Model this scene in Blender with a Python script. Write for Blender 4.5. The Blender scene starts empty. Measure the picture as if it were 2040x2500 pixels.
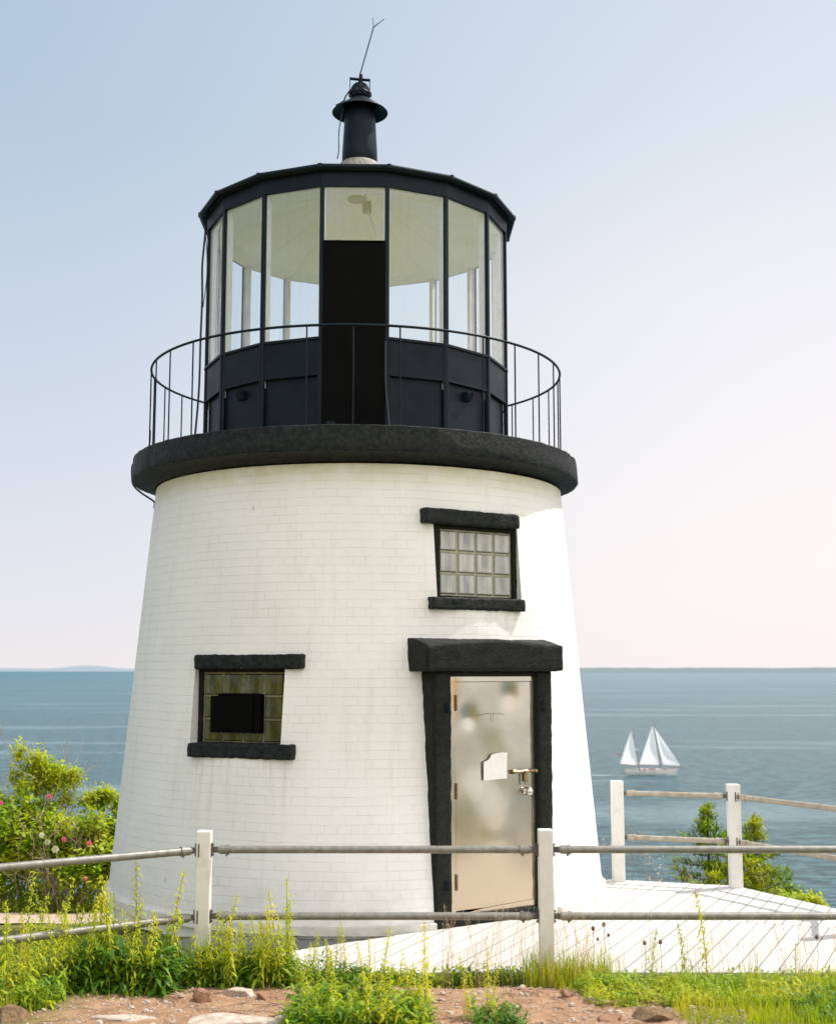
import bpy, bmesh, math, random
from mathutils import Vector, Matrix, noise
R = math.radians
PI = math.pi
scene = bpy.context.scene
col = scene.collection
random.seed(7)

# ------------------------------------------------------------------ helpers
def lerp(a, b, t): return a + (b - a) * t
def sstep(a, b, x):
    t = max(0.0, min(1.0, (x - a) / (b - a)))
    return t * t * (3 - 2 * t)

def tag(o, label=None, cat=None, group=None, kind=None):
    if label: o['label'] = label
    if cat: o['category'] = cat
    if group: o['group'] = group
    if kind: o['kind'] = kind
    return o

def empty(name, loc=(0, 0, 0), rz=0.0):
    o = bpy.data.objects.new(name, None)
    col.objects.link(o)
    o.location = loc
    o.rotation_euler = (0, 0, rz)
    o.empty_display_size = 0.1
    return o

def copy_tree(o, parent=None):
    c = o.copy()
    col.objects.link(c)
    if parent: c.parent = parent
    for ch in list(o.children):
        copy_tree(ch, c)
    return c

class MB:
    """collects faces and links them as one mesh object"""
    def __init__(s):
        s.v = []; s.f = []; s.uv = []; s.mi = []; s.hasuv = False
    def face(s, pts, uv=None, mi=0):
        i = len(s.v)
        s.v.extend(tuple(p) for p in pts)
        s.f.append(tuple(range(i, i + len(pts))))
        s.uv.append(uv); s.mi.append(mi)
        if uv: s.hasuv = True
    def grid(s, rows, close=False, mi=0):
        """rows: list of equal-length rings of points, shared vertices"""
        base = len(s.v); n = len(rows[0])
        for r in rows: s.v.extend(tuple(p) for p in r)
        for a in range(len(rows) - 1):
            for b in range(n if close else n - 1):
                b2 = (b + 1) % n
                s.f.append((base + a * n + b, base + a * n + b2, base + (a + 1) * n + b2, base + (a + 1) * n + b))
                s.uv.append(None); s.mi.append(mi)
    def cap(s, ring, mi=0):
        s.face(ring, mi=mi)
    def tube(s, pts, r, n=8, caps=True, mi=0):
        pts = [Vector(p) for p in pts]
        rr = r if isinstance(r, (list, tuple)) else [r] * len(pts)
        rows = []
        up = None
        for i, p in enumerate(pts):
            d = (pts[min(i + 1, len(pts) - 1)] - pts[max(i - 1, 0)])
            if d.length < 1e-9: d = Vector((0, 0, 1))
            d.normalize()
            if up is None:
                up = Vector((0, 0, 1)) if abs(d.z) < .9 else Vector((1, 0, 0))
            a = d.cross(up)
            if a.length < 1e-6: a = d.cross(Vector((0, 1, 0)))
            a.normalize(); b = a.cross(d).normalized()
            up = b
            rows.append([p + (a * math.cos(2 * PI * k / n) + b * math.sin(2 * PI * k / n)) * rr[i] for k in range(n)])
        s.grid(rows, close=True, mi=mi)
        if caps:
            s.cap(list(reversed(rows[0])), mi); s.cap(rows[-1], mi)
    def box(s, lo, hi, fr=None, mi=0):
        x0, y0, z0 = lo; x1, y1, z1 = hi
        P = [(x0, y0, z0), (x1, y0, z0), (x1, y1, z0), (x0, y1, z0), (x0, y0, z1), (x1, y0, z1), (x1, y1, z1), (x0, y1, z1)]
        if fr: P = [fr(*p) for p in P]
        b = len(s.v); s.v.extend(tuple(p) for p in P)
        for f in ((0, 3, 2, 1), (4, 5, 6, 7), (0, 1, 5, 4), (1, 2, 6, 5), (2, 3, 7, 6), (3, 0, 4, 7)):
            s.f.append(tuple(b + k for k in f)); s.uv.append(None); s.mi.append(mi)
    def rough_box(s, lo, hi, fr, step=.03, r=.015, amp=.006, fs=9.0, top=None, seed=0):
        """subdivided rounded block with an uneven surface; top(t) gives extra height profile"""
        L = [hi[i] - lo[i] for i in range(3)]
        N = [max(2, int(round(l / step))) for l in L]
        cache = {}
        def vert(i, j, k):
            key = (i, j, k)
            if key in cache: return cache[key]
            p = [lo[a] + L[a] * (i, j, k)[a] / N[a] for a in range(3)]
            q = [min(max(p[a], lo[a] + r), hi[a] - r) if L[a] > 2 * r else (lo[a] + hi[a]) / 2 for a in range(3)]
            d = Vector([p[a] - q[a] for a in range(3)])
            dn = d.normalized() if d.length > 1e-9 else d
            v = Vector(q) + dn * (r if d.length > 1e-9 else 0)
            if L[0] <= 2 * r or L[1] <= 2 * r or L[2] <= 2 * r: v = Vector(p)
            if top:
                f = (p[2] - lo[2]) / L[2]
                v.z += top(v.x, v.y) * f
            nv = Vector((v.x * fs + seed, v.y * fs + 3.1 * seed, v.z * fs))
            v += dn * amp * noise.noise(nv) * 2 + Vector((noise.noise(nv * .35), noise.noise(nv * .35 + Vector((7, 1, 2))), noise.noise(nv * .35 + Vector((3, 9, 5))))) * amp
            w = fr(*v)
            s.v.append(tuple(w)); cache[key] = len(s.v) - 1
            return cache[key]
        def add(a, b, c, d):
            s.f.append((a, b, c, d)); s.uv.append(None); s.mi.append(0)
        for i in range(N[0]):
            for j in range(N[1]):
                add(vert(i, j, 0), vert(i, j + 1, 0), vert(i + 1, j + 1, 0), vert(i + 1, j, 0))
                add(vert(i, j, N[2]), vert(i + 1, j, N[2]), vert(i + 1, j + 1, N[2]), vert(i, j + 1, N[2]))
        for i in range(N[0]):
            for k in range(N[2]):
                add(vert(i, 0, k), vert(i + 1, 0, k), vert(i + 1, 0, k + 1), vert(i, 0, k + 1))
                add(vert(i, N[1], k), vert(i, N[1], k + 1), vert(i + 1, N[1], k + 1), vert(i + 1, N[1], k))
        for j in range(N[1]):
            for k in range(N[2]):
                add(vert(0, j, k), vert(0, j, k + 1), vert(0, j + 1, k + 1), vert(0, j + 1, k))
                add(vert(N[0], j, k), vert(N[0], j + 1, k), vert(N[0], j + 1, k + 1), vert(N[0], j, k + 1))
    def build(s, name, mats, parent=None, smooth=False, bevel=0, fix=True):
        me = bpy.data.meshes.new(name)
        me.from_pydata(s.v, [], s.f)
        if not isinstance(mats, (list, tuple)): mats = [mats]
        for m in mats: me.materials.append(m)
        if len(mats) > 1: me.polygons.foreach_set('material_index', s.mi)
        if s.hasuv:
            ul = me.uv_layers.new(name='UVMap')
            k = 0
            for f, u in zip(s.f, s.uv):
                for j in range(len(f)):
                    ul.data[k].uv = u[j] if u else (0, 0)
                    k += 1
        if smooth: me.polygons.foreach_set('use_smooth', [True] * len(me.polygons))
        me.update()
        if fix:
            bm = bmesh.new(); bm.from_mesh(me)
            bmesh.ops.recalc_face_normals(bm, faces=bm.faces)
            bm.to_mesh(me); bm.free()
        o = bpy.data.objects.new(name, me)
        col.objects.link(o)
        if parent:
            o.parent = parent
            # geometry is written in world coordinates: undo the parent's placement
            o.matrix_parent_inverse = parent_matrix(parent).inverted()
        if bevel:
            md = o.modifiers.new('Bevel', 'BEVEL'); md.width = bevel; md.segments = 2; md.limit_method = 'ANGLE'; md.angle_limit = R(40)
        return o

def parent_matrix(p):
    m = Matrix.LocRotScale(p.location, p.rotation_euler, p.scale)
    if p.parent: m = parent_matrix(p.parent) @ p.matrix_parent_inverse @ m
    return m

# ------------------------------------------------------------------ materials
def newmat(name):
    m = bpy.data.materials.new(name); m.use_nodes = True
    nt = m.node_tree
    for n in list(nt.nodes): nt.nodes.remove(n)
    out = nt.nodes.new('ShaderNodeOutputMaterial')
    return m, nt, out
def N(nt, t, **kw):
    n = nt.nodes.new(t)
    for k, v in kw.items(): setattr(n, k, v)
    return n
def mixc(nt, a, b, fac, bt='MIX'):
    n = N(nt, 'ShaderNodeMix', data_type='RGBA', blend_type=bt)
    for s, v in ((n.inputs[0], fac), (n.inputs[6], a), (n.inputs[7], b)):
        if hasattr(v, 'links') or isinstance(v, bpy.types.NodeSocket): nt.links.new(v, s)
        else: s.default_value = v if not isinstance(v, tuple) else (*v, 1)[:4]
    return n.outputs[2]
def maprange(nt, val, a, b, c=0.0, d=1.0, smooth=False):
    n = N(nt, 'ShaderNodeMapRange')
    if smooth: n.interpolation_type = 'SMOOTHSTEP'
    nt.links.new(val, n.inputs[0])
    n.inputs[1].default_value = a; n.inputs[2].default_value = b; n.inputs[3].default_value = c; n.inputs[4].default_value = d
    return n.outputs[0]
def math_(nt, op, a, b=None):
    n = N(nt, 'ShaderNodeMath', operation=op)
    for s, v in ((n.inputs[0], a), (n.inputs[1], b)):
        if v is None: continue
        if isinstance(v, (int, float)): s.default_value = v
        else: nt.links.new(v, s)
    return n.outputs[0]
def noise_(nt, vec, scale, detail=4, rough=.55, dist=0):
    n = N(nt, 'ShaderNodeTexNoise')
    n.inputs['Scale'].default_value = scale; n.inputs['Detail'].default_value = detail
    n.inputs['Roughness'].default_value = rough; n.inputs['Distortion'].default_value = dist
    if vec: nt.links.new(vec, n.inputs['Vector'])
    return n.outputs[0]
def bump_(nt, h, strength, dist, nrm=None):
    n = N(nt, 'ShaderNodeBump'); n.inputs['Strength'].default_value = strength; n.inputs['Distance'].default_value = dist
    nt.links.new(h, n.inputs['Height'])
    if nrm: nt.links.new(nrm, n.inputs['Normal'])
    return n.outputs[0]
def pos_(nt): return N(nt, 'ShaderNodeNewGeometry').outputs['Position']
def mapped(nt, vec, scale=(1, 1, 1), rot=(0, 0, 0), loc=(0, 0, 0)):
    n = N(nt, 'ShaderNodeMapping'); nt.links.new(vec, n.inputs[0])
    n.inputs['Scale'].default_value = scale; n.inputs['Rotation'].default_value = rot; n.inputs['Location'].default_value = loc
    return n.outputs[0]

def simple(name, c, c2=None, rough=.6, metal=0, nscale=8, bscale=0, bstr=.3, bdist=.005, spec=.5, lo=.35, hi=.65, b2=0, b2str=.3, b2dist=.01):
    m, nt, out = newmat(name)
    b = N(nt, 'ShaderNodeBsdfPrincipled')
    nt.links.new(b.outputs[0], out.inputs[0])
    b.inputs['Roughness'].default_value = rough; b.inputs['Metallic'].default_value = metal
    b.inputs['Specular IOR Level'].default_value = spec
    p = pos_(nt)
    if c2:
        f = maprange(nt, noise_(nt, p, nscale, 6, .6), lo, hi)
        nt.links.new(mixc(nt, c, c2, f), b.inputs['Base Color'])
    else: b.inputs['Base Color'].default_value = (*c, 1)
    nrm = None
    if bscale:
        nrm = bump_(nt, noise_(nt, p, bscale, 5, .6), bstr, bdist)
    if b2:
        nrm = bump_(nt, noise_(nt, p, b2, 3, .5), b2str, b2dist, nrm)
    if nrm: nt.links.new(nrm, b.inputs['Normal'])
    return m

M = {}
def mat_bricks():
    m, nt, out = newmat('white_painted_brick')
    b = N(nt, 'ShaderNodeBsdfPrincipled'); nt.links.new(b.outputs[0], out.inputs[0])
    uv = N(nt, 'ShaderNodeTexCoord').outputs['UV']
    # slightly wandering courses
    wn = N(nt, 'ShaderNodeTexNoise'); wn.inputs['Scale'].default_value = 1.6; wn.inputs['Detail'].default_value = 3
    nt.links.new(uv, wn.inputs['Vector'])
    sub = N(nt, 'ShaderNodeVectorMath', operation='SUBTRACT'); nt.links.new(wn.outputs['Color'], sub.inputs[0]); sub.inputs[1].default_value = (.5, .5, .5)
    sc = N(nt, 'ShaderNodeVectorMath', operation='MULTIPLY'); nt.links.new(sub.outputs[0], sc.inputs[0]); sc.inputs[1].default_value = (.05, .028, 0)
    ad = N(nt, 'ShaderNodeVectorMath', operation='ADD'); nt.links.new(uv, ad.inputs[0]); nt.links.new(sc.outputs[0], ad.inputs[1])
    wn2 = N(nt, 'ShaderNodeTexNoise'); wn2.inputs['Scale'].default_value = 14; wn2.inputs['Detail'].default_value = 3
    nt.links.new(uv, wn2.inputs['Vector'])
    sub2 = N(nt, 'ShaderNodeVectorMath', operation='SUBTRACT'); nt.links.new(wn2.outputs['Color'], sub2.inputs[0]); sub2.inputs[1].default_value = (.5, .5, .5)
    sc2 = N(nt, 'ShaderNodeVectorMath', operation='MULTIPLY'); nt.links.new(sub2.outputs[0], sc2.inputs[0]); sc2.inputs[1].default_value = (.020, .012, 0)
    ad2 = N(nt, 'ShaderNodeVectorMath', operation='ADD'); nt.links.new(ad.outputs[0], ad2.inputs[0]); nt.links.new(sc2.outputs[0], ad2.inputs[1])
    br = N(nt, 'ShaderNodeTexBrick'); nt.links.new(ad2.outputs[0], br.inputs['Vector'])
    br.offset = .5; br.offset_frequency = 2; br.squash = .5; br.squash_frequency = 6
    br.inputs['Scale'].default_value = 1; br.inputs['Brick Width'].default_value = .214; br.inputs['Row Height'].default_value = .0735
    br.inputs['Mortar Size'].default_value = .0035; br.inputs['Mortar Smooth'].default_value = .6
    br.inputs['Color1'].default_value = (.3, .3, .3, 1); br.inputs['Color2'].default_value = (.7, .7, .7, 1); br.inputs['Mortar'].default_value = (.5, .5, .5, 1)
    brick = br.outputs['Fac']
    # joints filled by paint in places
    fill = maprange(nt, noise_(nt, uv, 3.2, 5, .7), .35, .62)
    joint = math_(nt, 'MULTIPLY', brick, maprange(nt, fill, 0, 1, .10, 1))
    face = noise_(nt, uv, 26, 5, .65)
    tone = N(nt, 'ShaderNodeSeparateColor'); nt.links.new(br.outputs['Color'], tone.inputs[0])
    h = math_(nt, 'ADD', math_(nt, 'MULTIPLY', joint, -.9), math_(nt, 'MULTIPLY', tone.outputs[0], .8))
    h = math_(nt, 'ADD', h, math_(nt, 'MULTIPLY', face, .5))
    h = math_(nt, 'ADD', h, math_(nt, 'MULTIPLY', noise_(nt, uv, 6, 3, .5), 1.2))
    nt.links.new(bump_(nt, h, .62, .006), b.inputs['Normal'])
    z = N(nt, 'ShaderNodeSeparateXYZ'); nt.links.new(uv, z.inputs[0])
    base = mixc(nt, (.88, .868, .845), (.84, .825, .80), maprange(nt, noise_(nt, uv, 1.3, 6, .65), .4, .75))
    base = mixc(nt, base, (.64, .615, .57), math_(nt, 'MULTIPLY', joint, .28))
    # yellow-green tint under the gallery
    top = math_(nt, 'MULTIPLY', maprange(nt, z.outputs[1], 1.55, 1.80), maprange(nt, noise_(nt, uv, 5, 4, .6), .3, .6, .35, 1.0))
    base = mixc(nt, base, (.60, .52, .22), math_(nt, 'MULTIPLY', top, .75))
    low = math_(nt, 'MULTIPLY', maprange(nt, z.outputs[1], -1.5, -2.15), maprange(nt, noise_(nt, uv, 4, 4, .6), .35, .65))
    base = mixc(nt, base, (.50, .49, .43), math_(nt, 'MULTIPLY', low, .5))
    # a few rust specks and runs
    sp = maprange(nt, noise_(nt, mapped(nt, uv, (1, .35, 1)), 9, 2, .5), .75, .785)
    base = mixc(nt, base, (.33, .2, .1), math_(nt, 'MULTIPLY', sp, .6))
    run = maprange(nt, noise_(nt, mapped(nt, uv, (5, .5, 1)), 1.5, 5, .6), .56, .78)
    base = mixc(nt, base, (.60, .575, .49), math_(nt, 'MULTIPLY', run, .35))
    for (u0, u1, v0, v1) in ((.76, 1.76, .51, .25), (-1.45, -.44, -.73, -1.45)):
        mk = math_(nt, 'MULTIPLY', math_(nt, 'MULTIPLY', maprange(nt, z.outputs[0], u0 - .02, u0 + .05), maprange(nt, z.outputs[0], u1 + .02, u1 - .05)), math_(nt, 'MULTIPLY', maprange(nt, z.outputs[1], v1, v0, 0, 1), maprange(nt, z.outputs[1], v0 + .01, v0, 0, 1)))
        st = maprange(nt, noise_(nt, mapped(nt, uv, (11, .7, 1)), 1.6, 5, .65), .47, .72)
        base = mixc(nt, base, (.50, .46, .36), math_(nt, 'MULTIPLY', math_(nt, 'MULTIPLY', mk, st), .55))
    patchy = maprange(nt, noise_(nt, uv, .8, 5, .6), .42, .62)
    base = mixc(nt, base, (.70, .70, .64), math_(nt, 'MULTIPLY', patchy, .22))
    nt.links.new(base, b.inputs['Base Color'])
    b.inputs['Roughness'].default_value = .62
    b.inputs['Specular IOR Level'].default_value = .35
    return m
M['brick'] = mat_bricks()

def mat_stone(name, c1, c2, bs=38, bstr=.9, bd=.012, rough=.55):
    return simple(name, c1, c2, rough=rough, nscale=22, bscale=bs, bstr=bstr, bdist=bd, b2=9, b2str=.25, b2dist=.02, spec=.16)
M['blackstone'] = mat_stone('black_painted_granite', (.006, .009, .010), (.024, .027, .026), bstr=.8, bd=.014)
M['blackstone2'] = mat_stone('black_painted_door_granite', (.006, .008, .006), (.017, .018, .014), bs=60, bstr=1.0, bd=.012)
M['blackmetal'] = simple('black_painted_iron', (.003, .008, .014), (.007, .014, .022), rough=.42, spec=.16, nscale=5, bscale=60, bstr=.25, bdist=.003, b2=3, b2str=.3, b2dist=.02)
M['blackpanel'] = simple('matt_black_panel', (.001, .001, .001), (.0025, .0025, .0025), rough=.6, spec=.06, nscale=4, bscale=40, bstr=.2, bdist=.003)
M['whitepaint'] = simple('white_gloss_paint', (.78, .77, .74), (.68, .67, .63), rough=.45, nscale=7, bscale=30, bstr=.15, bdist=.003)
M['ceiling'] = simple('cream_ceiling_paint', (.94, .90, .77), (.90, .84, .58), rough=.6, nscale=1.6, bscale=25, bstr=.15, bdist=.003, lo=.4, hi=.72)
M['postpaint'] = simple('white_post_paint', (.76, .74, .70), (.62, .60, .55), rough=.5, nscale=12, bscale=60, bstr=.3, bdist=.003, lo=.5, hi=.8)
M['galv'] = simple('weathered_galvanised_pipe', (.30, .29, .26), (.20, .19, .17), rough=.48, metal=.45, nscale=18, bscale=90, bstr=.3, bdist=.002)
M['bracket'] = simple('dark_iron_bracket', (.09, .09, .10), (.16, .13, .10), rough=.5, metal=.5, nscale=40)
M['brass'] = simple('tarnished_brass', (.42, .31, .17), (.26, .18, .09), rough=.35, metal=.9, nscale=30)
M['chrome'] = simple('satin_chrome', (.62, .58, .52), rough=.25, metal=1)
M['paper'] = simple('white_paper_patch', (.90, .88, .85), (.84, .82, .78), rough=.8, nscale=25)
M['hinge'] = simple('rusty_hinge', (.30, .22, .12), (.16, .10, .05), rough=.5, metal=.6, nscale=50)
M['cable'] = simple('black_cable', (.012, .016, .016), rough=.5)
M['flash'] = simple('lead_flashing', (.34, .32, .28), (.14, .13, .11), rough=.7, nscale=30)
M['lamp'] = simple('yellowed_fixture', (.55, .50, .24), rough=.5)
M['concrete'] = simple('grey_painted_concrete', (.20, .205, .20), (.15, .155, .155), rough=.8, nscale=6, bscale=40, bstr=.5, bdist=.005)
M['whiteledge'] = simple('white_painted_ledge', (.74, .72, .67), (.58, .56, .50), rough=.6, nscale=6, bscale=20, bstr=.6, bdist=.01)
M['dark'] = simple('dark_interior', (.01, .01, .009), rough=.9)

def mat_deck():
    m, nt, out = newmat('white_painted_boards')
    b = N(nt, 'ShaderNodeBsdfPrincipled'); nt.links.new(b.outputs[0], out.inputs[0])
    p = pos_(nt)
    v = mapped(nt, p, (1, 1, 1), (0, 0, R(25)))
    g = noise_(nt, mapped(nt, v, (16, 1.2, 1)), 1.8, 6, .65)
    base = mixc(nt, (.56, .54, .515), (.47, .45, .415), maprange(nt, g, .4, .75))
    isl = N(nt, 'ShaderNodeNewGeometry').outputs['Random Per Island']
    base = mixc(nt, base, (.70, .67, .64), maprange(nt, isl, 0, 1, 0, .6))
    dirt = maprange(nt, noise_(nt, p, 4, 6, .7), .58, .75)
    base = mixc(nt, base, (.45, .41, .35), math_(nt, 'MULTIPLY', dirt, .5))
    nt.links.new(base, b.inputs['Base Color']); b.inputs['Roughness'].default_value = .55
    nt.links.new(bump_(nt, g, .2, .004), b.inputs['Normal'])
    return m
M['deck'] = mat_deck()
M['deckframe'] = simple('deck_joist_wood', (.42, .34, .24), (.28, .22, .15), rough=.8, nscale=10)

def mat_door():
    m, nt, out = newmat('dented_steel_door')
    b = N(nt, 'ShaderNodeBsdfPrincipled'); nt.links.new(b.outputs[0], out.inputs[0])
    p = pos_(nt)
    base = mixc(nt, (.54, .515, .46), (.50, .45, .37), maprange(nt, noise_(nt, p, 2.2, 5, .6), .35, .7))
    # rust near the hinge corner: stain follows height
    tc = N(nt, 'ShaderNodeTexCoord').outputs['Object']
    sx = N(nt, 'ShaderNodeSeparateXYZ'); nt.links.new(tc, sx.inputs[0])
    rz = math_(nt, 'MULTIPLY', maprange(nt, sx.outputs[2], -.50, -.22), maprange(nt, noise_(nt, p, 7, 4, .6), .36, .5))
    nd = N(nt, 'ShaderNodeVectorMath', operation='DOT_PRODUCT'); nt.links.new(tc, nd.inputs[0]); nd.inputs[1].default_value = (math.cos(R(32.7)), math.sin(R(32.7)), 0)
    tt = math_(nt, 'SUBTRACT', nd.outputs['Value'], 0.0)
    edge = maprange(nt, tt, DOOR_T0 - .40, DOOR_T0 - .28, 1, 0)
    base = mixc(nt, base, (.55, .27, .07), math_(nt, 'MULTIPLY', math_(nt, 'MULTIPLY', rz, edge), .65))
    base = mixc(nt, base, (.66, .53, .38), math_(nt, 'MULTIPLY', maprange(nt, sx.outputs[2], -1.15, -1.55), .65))  # warm reflection of the sunlit deck, painted into the lower door
    sm = maprange(nt, noise_(nt, mapped(nt, p, (1, 1, 2.2)), 5.5, 6, .7), .57, .72)
    base = mixc(nt, base, (.34, .30, .23), math_(nt, 'MULTIPLY', sm, .22))
    nt.links.new(base, b.inputs['Base Color'])
    b.inputs['Metallic'].default_value = .95
    nt.links.new(maprange(nt, noise_(nt, p, 3, 5, .6), .3, .7, .17, .27), b.inputs['Roughness'])
    nr = bump_(nt, noise_(nt, mapped(nt, p, (1, 1, .8)), 1.7, 2, .4), .35, .04)
    nr = bump_(nt, noise_(nt, p, 90, 2, .5), .04, .0006, nr)
    nt.links.new(nr, b.inputs['Normal'])
    return m
DAX = (-.596, 12.65)
DOOR_T0 = DAX[0] * math.cos(R(32.7)) + DAX[1] * math.sin(R(32.7))
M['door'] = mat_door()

def mat_glass(name, tint=(.93, .97, .98), refl=1.0):
    m, nt, out = newmat(name)
    tr = N(nt, 'ShaderNodeBsdfTransparent'); tr.inputs[0].default_value = (*tint, 1)
    gl = N(nt, 'ShaderNodeBsdfGlossy'); gl.inputs['Roughness'].default_value = .02; gl.inputs[0].default_value = (1, 1, 1, 1)
    lw = N(nt, 'ShaderNodeLayerWeight'); lw.inputs[0].default_value = .5; frs = math_(nt, 'ADD', math_(nt, 'MULTIPLY', math_(nt, 'POWER', lw.outputs['Facing'], 5.0), .9), .045)
    df = N(nt, 'ShaderNodeBsdfDiffuse'); df.inputs[0].default_value = (.85, .85, .82, 1)
    mx = N(nt, 'ShaderNodeMixShader'); nt.links.new(frs, mx.inputs[0])
    nt.links.new(tr.outputs[0], mx.inputs[1]); nt.links.new(gl.outputs[0], mx.inputs[2])
    # thin film of salt and dust, in vertical runs
    p = pos_(nt)
    g = maprange(nt, noise_(nt, mapped(nt, p, (14, 14, 1.1)), 1.4, 5, .6), .50, .85, .01, .09)
    m2 = N(nt, 'ShaderNodeMixShader'); nt.links.new(g, m2.inputs[0]); nt.links.new(mx.outputs[0], m2.inputs[1]); nt.links.new(df.outputs[0], m2.inputs[2])
    nt.links.new(m2.outputs[0], out.inputs[0])
    return m
M['pane'] = mat_glass('lantern_glass')

def mat_block(name, c1, c2, c3, stripe_phi, dark=False):
    """thick moulded glass: glossy skin over a rippled, streaky body"""
    m, nt, out = newmat(name)
    b = N(nt, 'ShaderNodeBsdfPrincipled'); nt.links.new(b.outputs[0], out.inputs[0])
    uv = N(nt, 'ShaderNodeTexCoord').outputs['UV']
    s = N(nt, 'ShaderNodeSeparateXYZ'); nt.links.new(uv, s.inputs[0])
    fx = math_(nt, 'FRACT', s.outputs[0]); fy = math_(nt, 'FRACT', s.outputs[1])
    n1 = noise_(nt, mapped(nt, uv, (2.2, .35, 1)), 1.3, 1, .4, .1)
    band = math_(nt, 'MULTIPLY', maprange(nt, fx, .28, .34), maprange(nt, fx, .70, .62))
    band = math_(nt, 'MULTIPLY', band, maprange(nt, noise_(nt, uv, .9, 2, .5), .35, .6))
    base = mixc(nt, c1, c2, maprange(nt, n1, .38, .62))
    base = mixc(nt, base, c3, math_(nt, 'MULTIPLY', band, .75))
    if dark:
        base = mixc(nt, base, (.10, .125, .09), math_(nt, 'MULTIPLY', maprange(nt, fx, .32, .26), .6))
    rim = math_(nt, 'MAXIMUM', math_(nt, 'MAXIMUM', maprange(nt, fx, .10, .04), maprange(nt, fx, .92, .97)), math_(nt, 'MAXIMUM', maprange(nt, fy, .13, .05), maprange(nt, fy, .93, .98)))
    base = mixc(nt, base, (.05, .06, .035) if dark else (.10, .12, .09), math_(nt, 'MULTIPLY', rim, .85))
    nt.links.new(base, b.inputs['Base Color'])
    b.inputs['Roughness'].default_value = .12
    b.inputs['Specular IOR Level'].default_value = .55
    b.inputs['Coat Weight'].default_value = .5; b.inputs['Coat Roughness'].default_value = .05
    nt.links.new(bump_(nt, noise_(nt, mapped(nt, uv, (2.0, .6, 1)), 1.5, 3, .5), .5, .02), b.inputs['Normal'])
    return m
M['blockgrey'] = mat_block('grey_glass_block', (.36, .375, .345), (.50, .505, .46), (.20, .22, .22), 0)
M['blockgreen'] = mat_block('dark_green_glass_block', (.035, .042, .006), (.10, .11, .012), (.015, .018, .004), 0, True)
M['mortar'] = simple('glass_block_mortar', (.42, .41, .30), (.30, .29, .19), rough=.6, nscale=20)
M['mortar2'] = simple('yellowed_block_mortar', (.27, .235, .12), (.15, .13, .06), rough=.6, nscale=20)

def leafmat(name, c1, c2, c3=None, trans=.45, rough=.5):
    m, nt, out = newmat(name)
    g = N(nt, 'ShaderNodeNewGeometry')
    base = mixc(nt, c1, c2, g.outputs['Random Per Island'])
    if c3:
        base = mixc(nt, base, c3, maprange(nt, noise_(nt, g.outputs['Position'], 2.2, 3, .5), .45, .7))
    b = N(nt, 'ShaderNodeBsdfPrincipled'); nt.links.new(base, b.inputs['Base Color']); b.inputs['Roughness'].default_value = rough
    b.inputs['Specular IOR Level'].default_value = .35
    t = N(nt, 'ShaderNodeBsdfTranslucent')
    nt.links.new(mixc(nt, base, (1.0, 1.0, .25), .0), t.inputs[0])
    hs = N(nt, 'ShaderNodeHueSaturation'); nt.links.new(base, hs.inputs['Color']); hs.inputs['Value'].default_value = 1.5; hs.inputs['Saturation'].default_value = 1.1; hs.inputs['Hue'].default_value = .485
    nt.links.new(hs.outputs[0], t.inputs[0])
    mx = N(nt, 'ShaderNodeMixShader'); mx.inputs[0].default_value = trans
    nt.links.new(b.outputs[0], mx.inputs[1]); nt.links.new(t.outputs[0], mx.inputs[2])
    nt.links.new(mx.outputs[0], out.inputs[0])
    return m
M['weed'] = leafmat('goldenrod_leaf', (.28, .38, .02), (.56, .62, .035), (.68, .64, .05), trans=.45)
M['weeddark'] = leafmat('broad_weed_leaf', (.035, .11, .008), (.14, .28, .018), trans=.3)
M['grass'] = leafmat('fresh_grass', (.13, .26, .018), (.32, .44, .028), (.48, .47, .05), trans=.45)
M['weedmix'] = leafmat('young_weed_leaf', (.12, .25, .014), (.40, .52, .028), (.54, .54, .04), trans=.4)
M['drygrass'] = leafmat('dry_grass_stem', (.62, .48, .28), (.74, .60, .38), trans=.3)
M['stem'] = simple('weed_stem', (.20, .20, .04), (.26, .15, .05), rough=.6, nscale=9)
M['bushA'] = leafmat('rose_leaf', (.08, .20, .012), (.36, .50, .025), (.54, .55, .04), trans=.36)
M['bushB'] = leafmat('yellow_green_leaf', (.30, .38, .025), (.62, .64, .05), (.30, .42, .03), trans=.42)
M['spruce'] = leafmat('spruce_needles', (.06, .15, .012), (.26, .36, .025), (.40, .44, .03), trans=.35)
M['twig'] = simple('dry_twig', (.40, .32, .20), (.28, .20, .12), rough=.8, nscale=6)
M['bark'] = simple('brown_bark', (.16, .11, .07), (.09, .06, .04), rough=.9, nscale=12, bscale=30, bstr=.6, bdist=.01)
M['pink'] = leafmat('pink_petal', (.72, .12, .20), (.80, .22, .28), trans=.3)
M['whitepetal'] = leafmat('pale_young_leaf', (.72, .74, .42), (.80, .80, .62), trans=.3)
M['yellowpetal'] = leafmat('yellow_petal', (.75, .50, .03), (.80, .60, .06), trans=.3)
M['purple'] = simple('dark_seed_head', (.16, .06, .07), (.28, .12, .10), rough=.8, nscale=50)
M['rockpale'] = mat_stone('pale_pink_granite', (.58, .50, .43), (.42, .33, .26), bs=24, bstr=.7, bd=.015, rough=.8)
M['rockred'] = mat_stone('reddish_rock', (.36, .21, .13), (.24, .13, .08), bs=26, bstr=.9, bd=.015, rough=.85)
M['rockdark'] = mat_stone('brown_rock', (.26, .17, .09), (.13, .08, .05), bs=26, bstr=.9, bd=.015, rough=.85)
M['sail'] = leafmat('white_sailcloth', (.90, .89, .88), (.92, .91, .90), trans=.6, rough=.8)
M['hull'] = simple('white_hull_paint', (.74, .74, .72), (.66, .65, .62), rough=.4, nscale=.5)
M['waterline'] = simple('green_antifouling', (.05, .12, .09), rough=.6)
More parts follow.
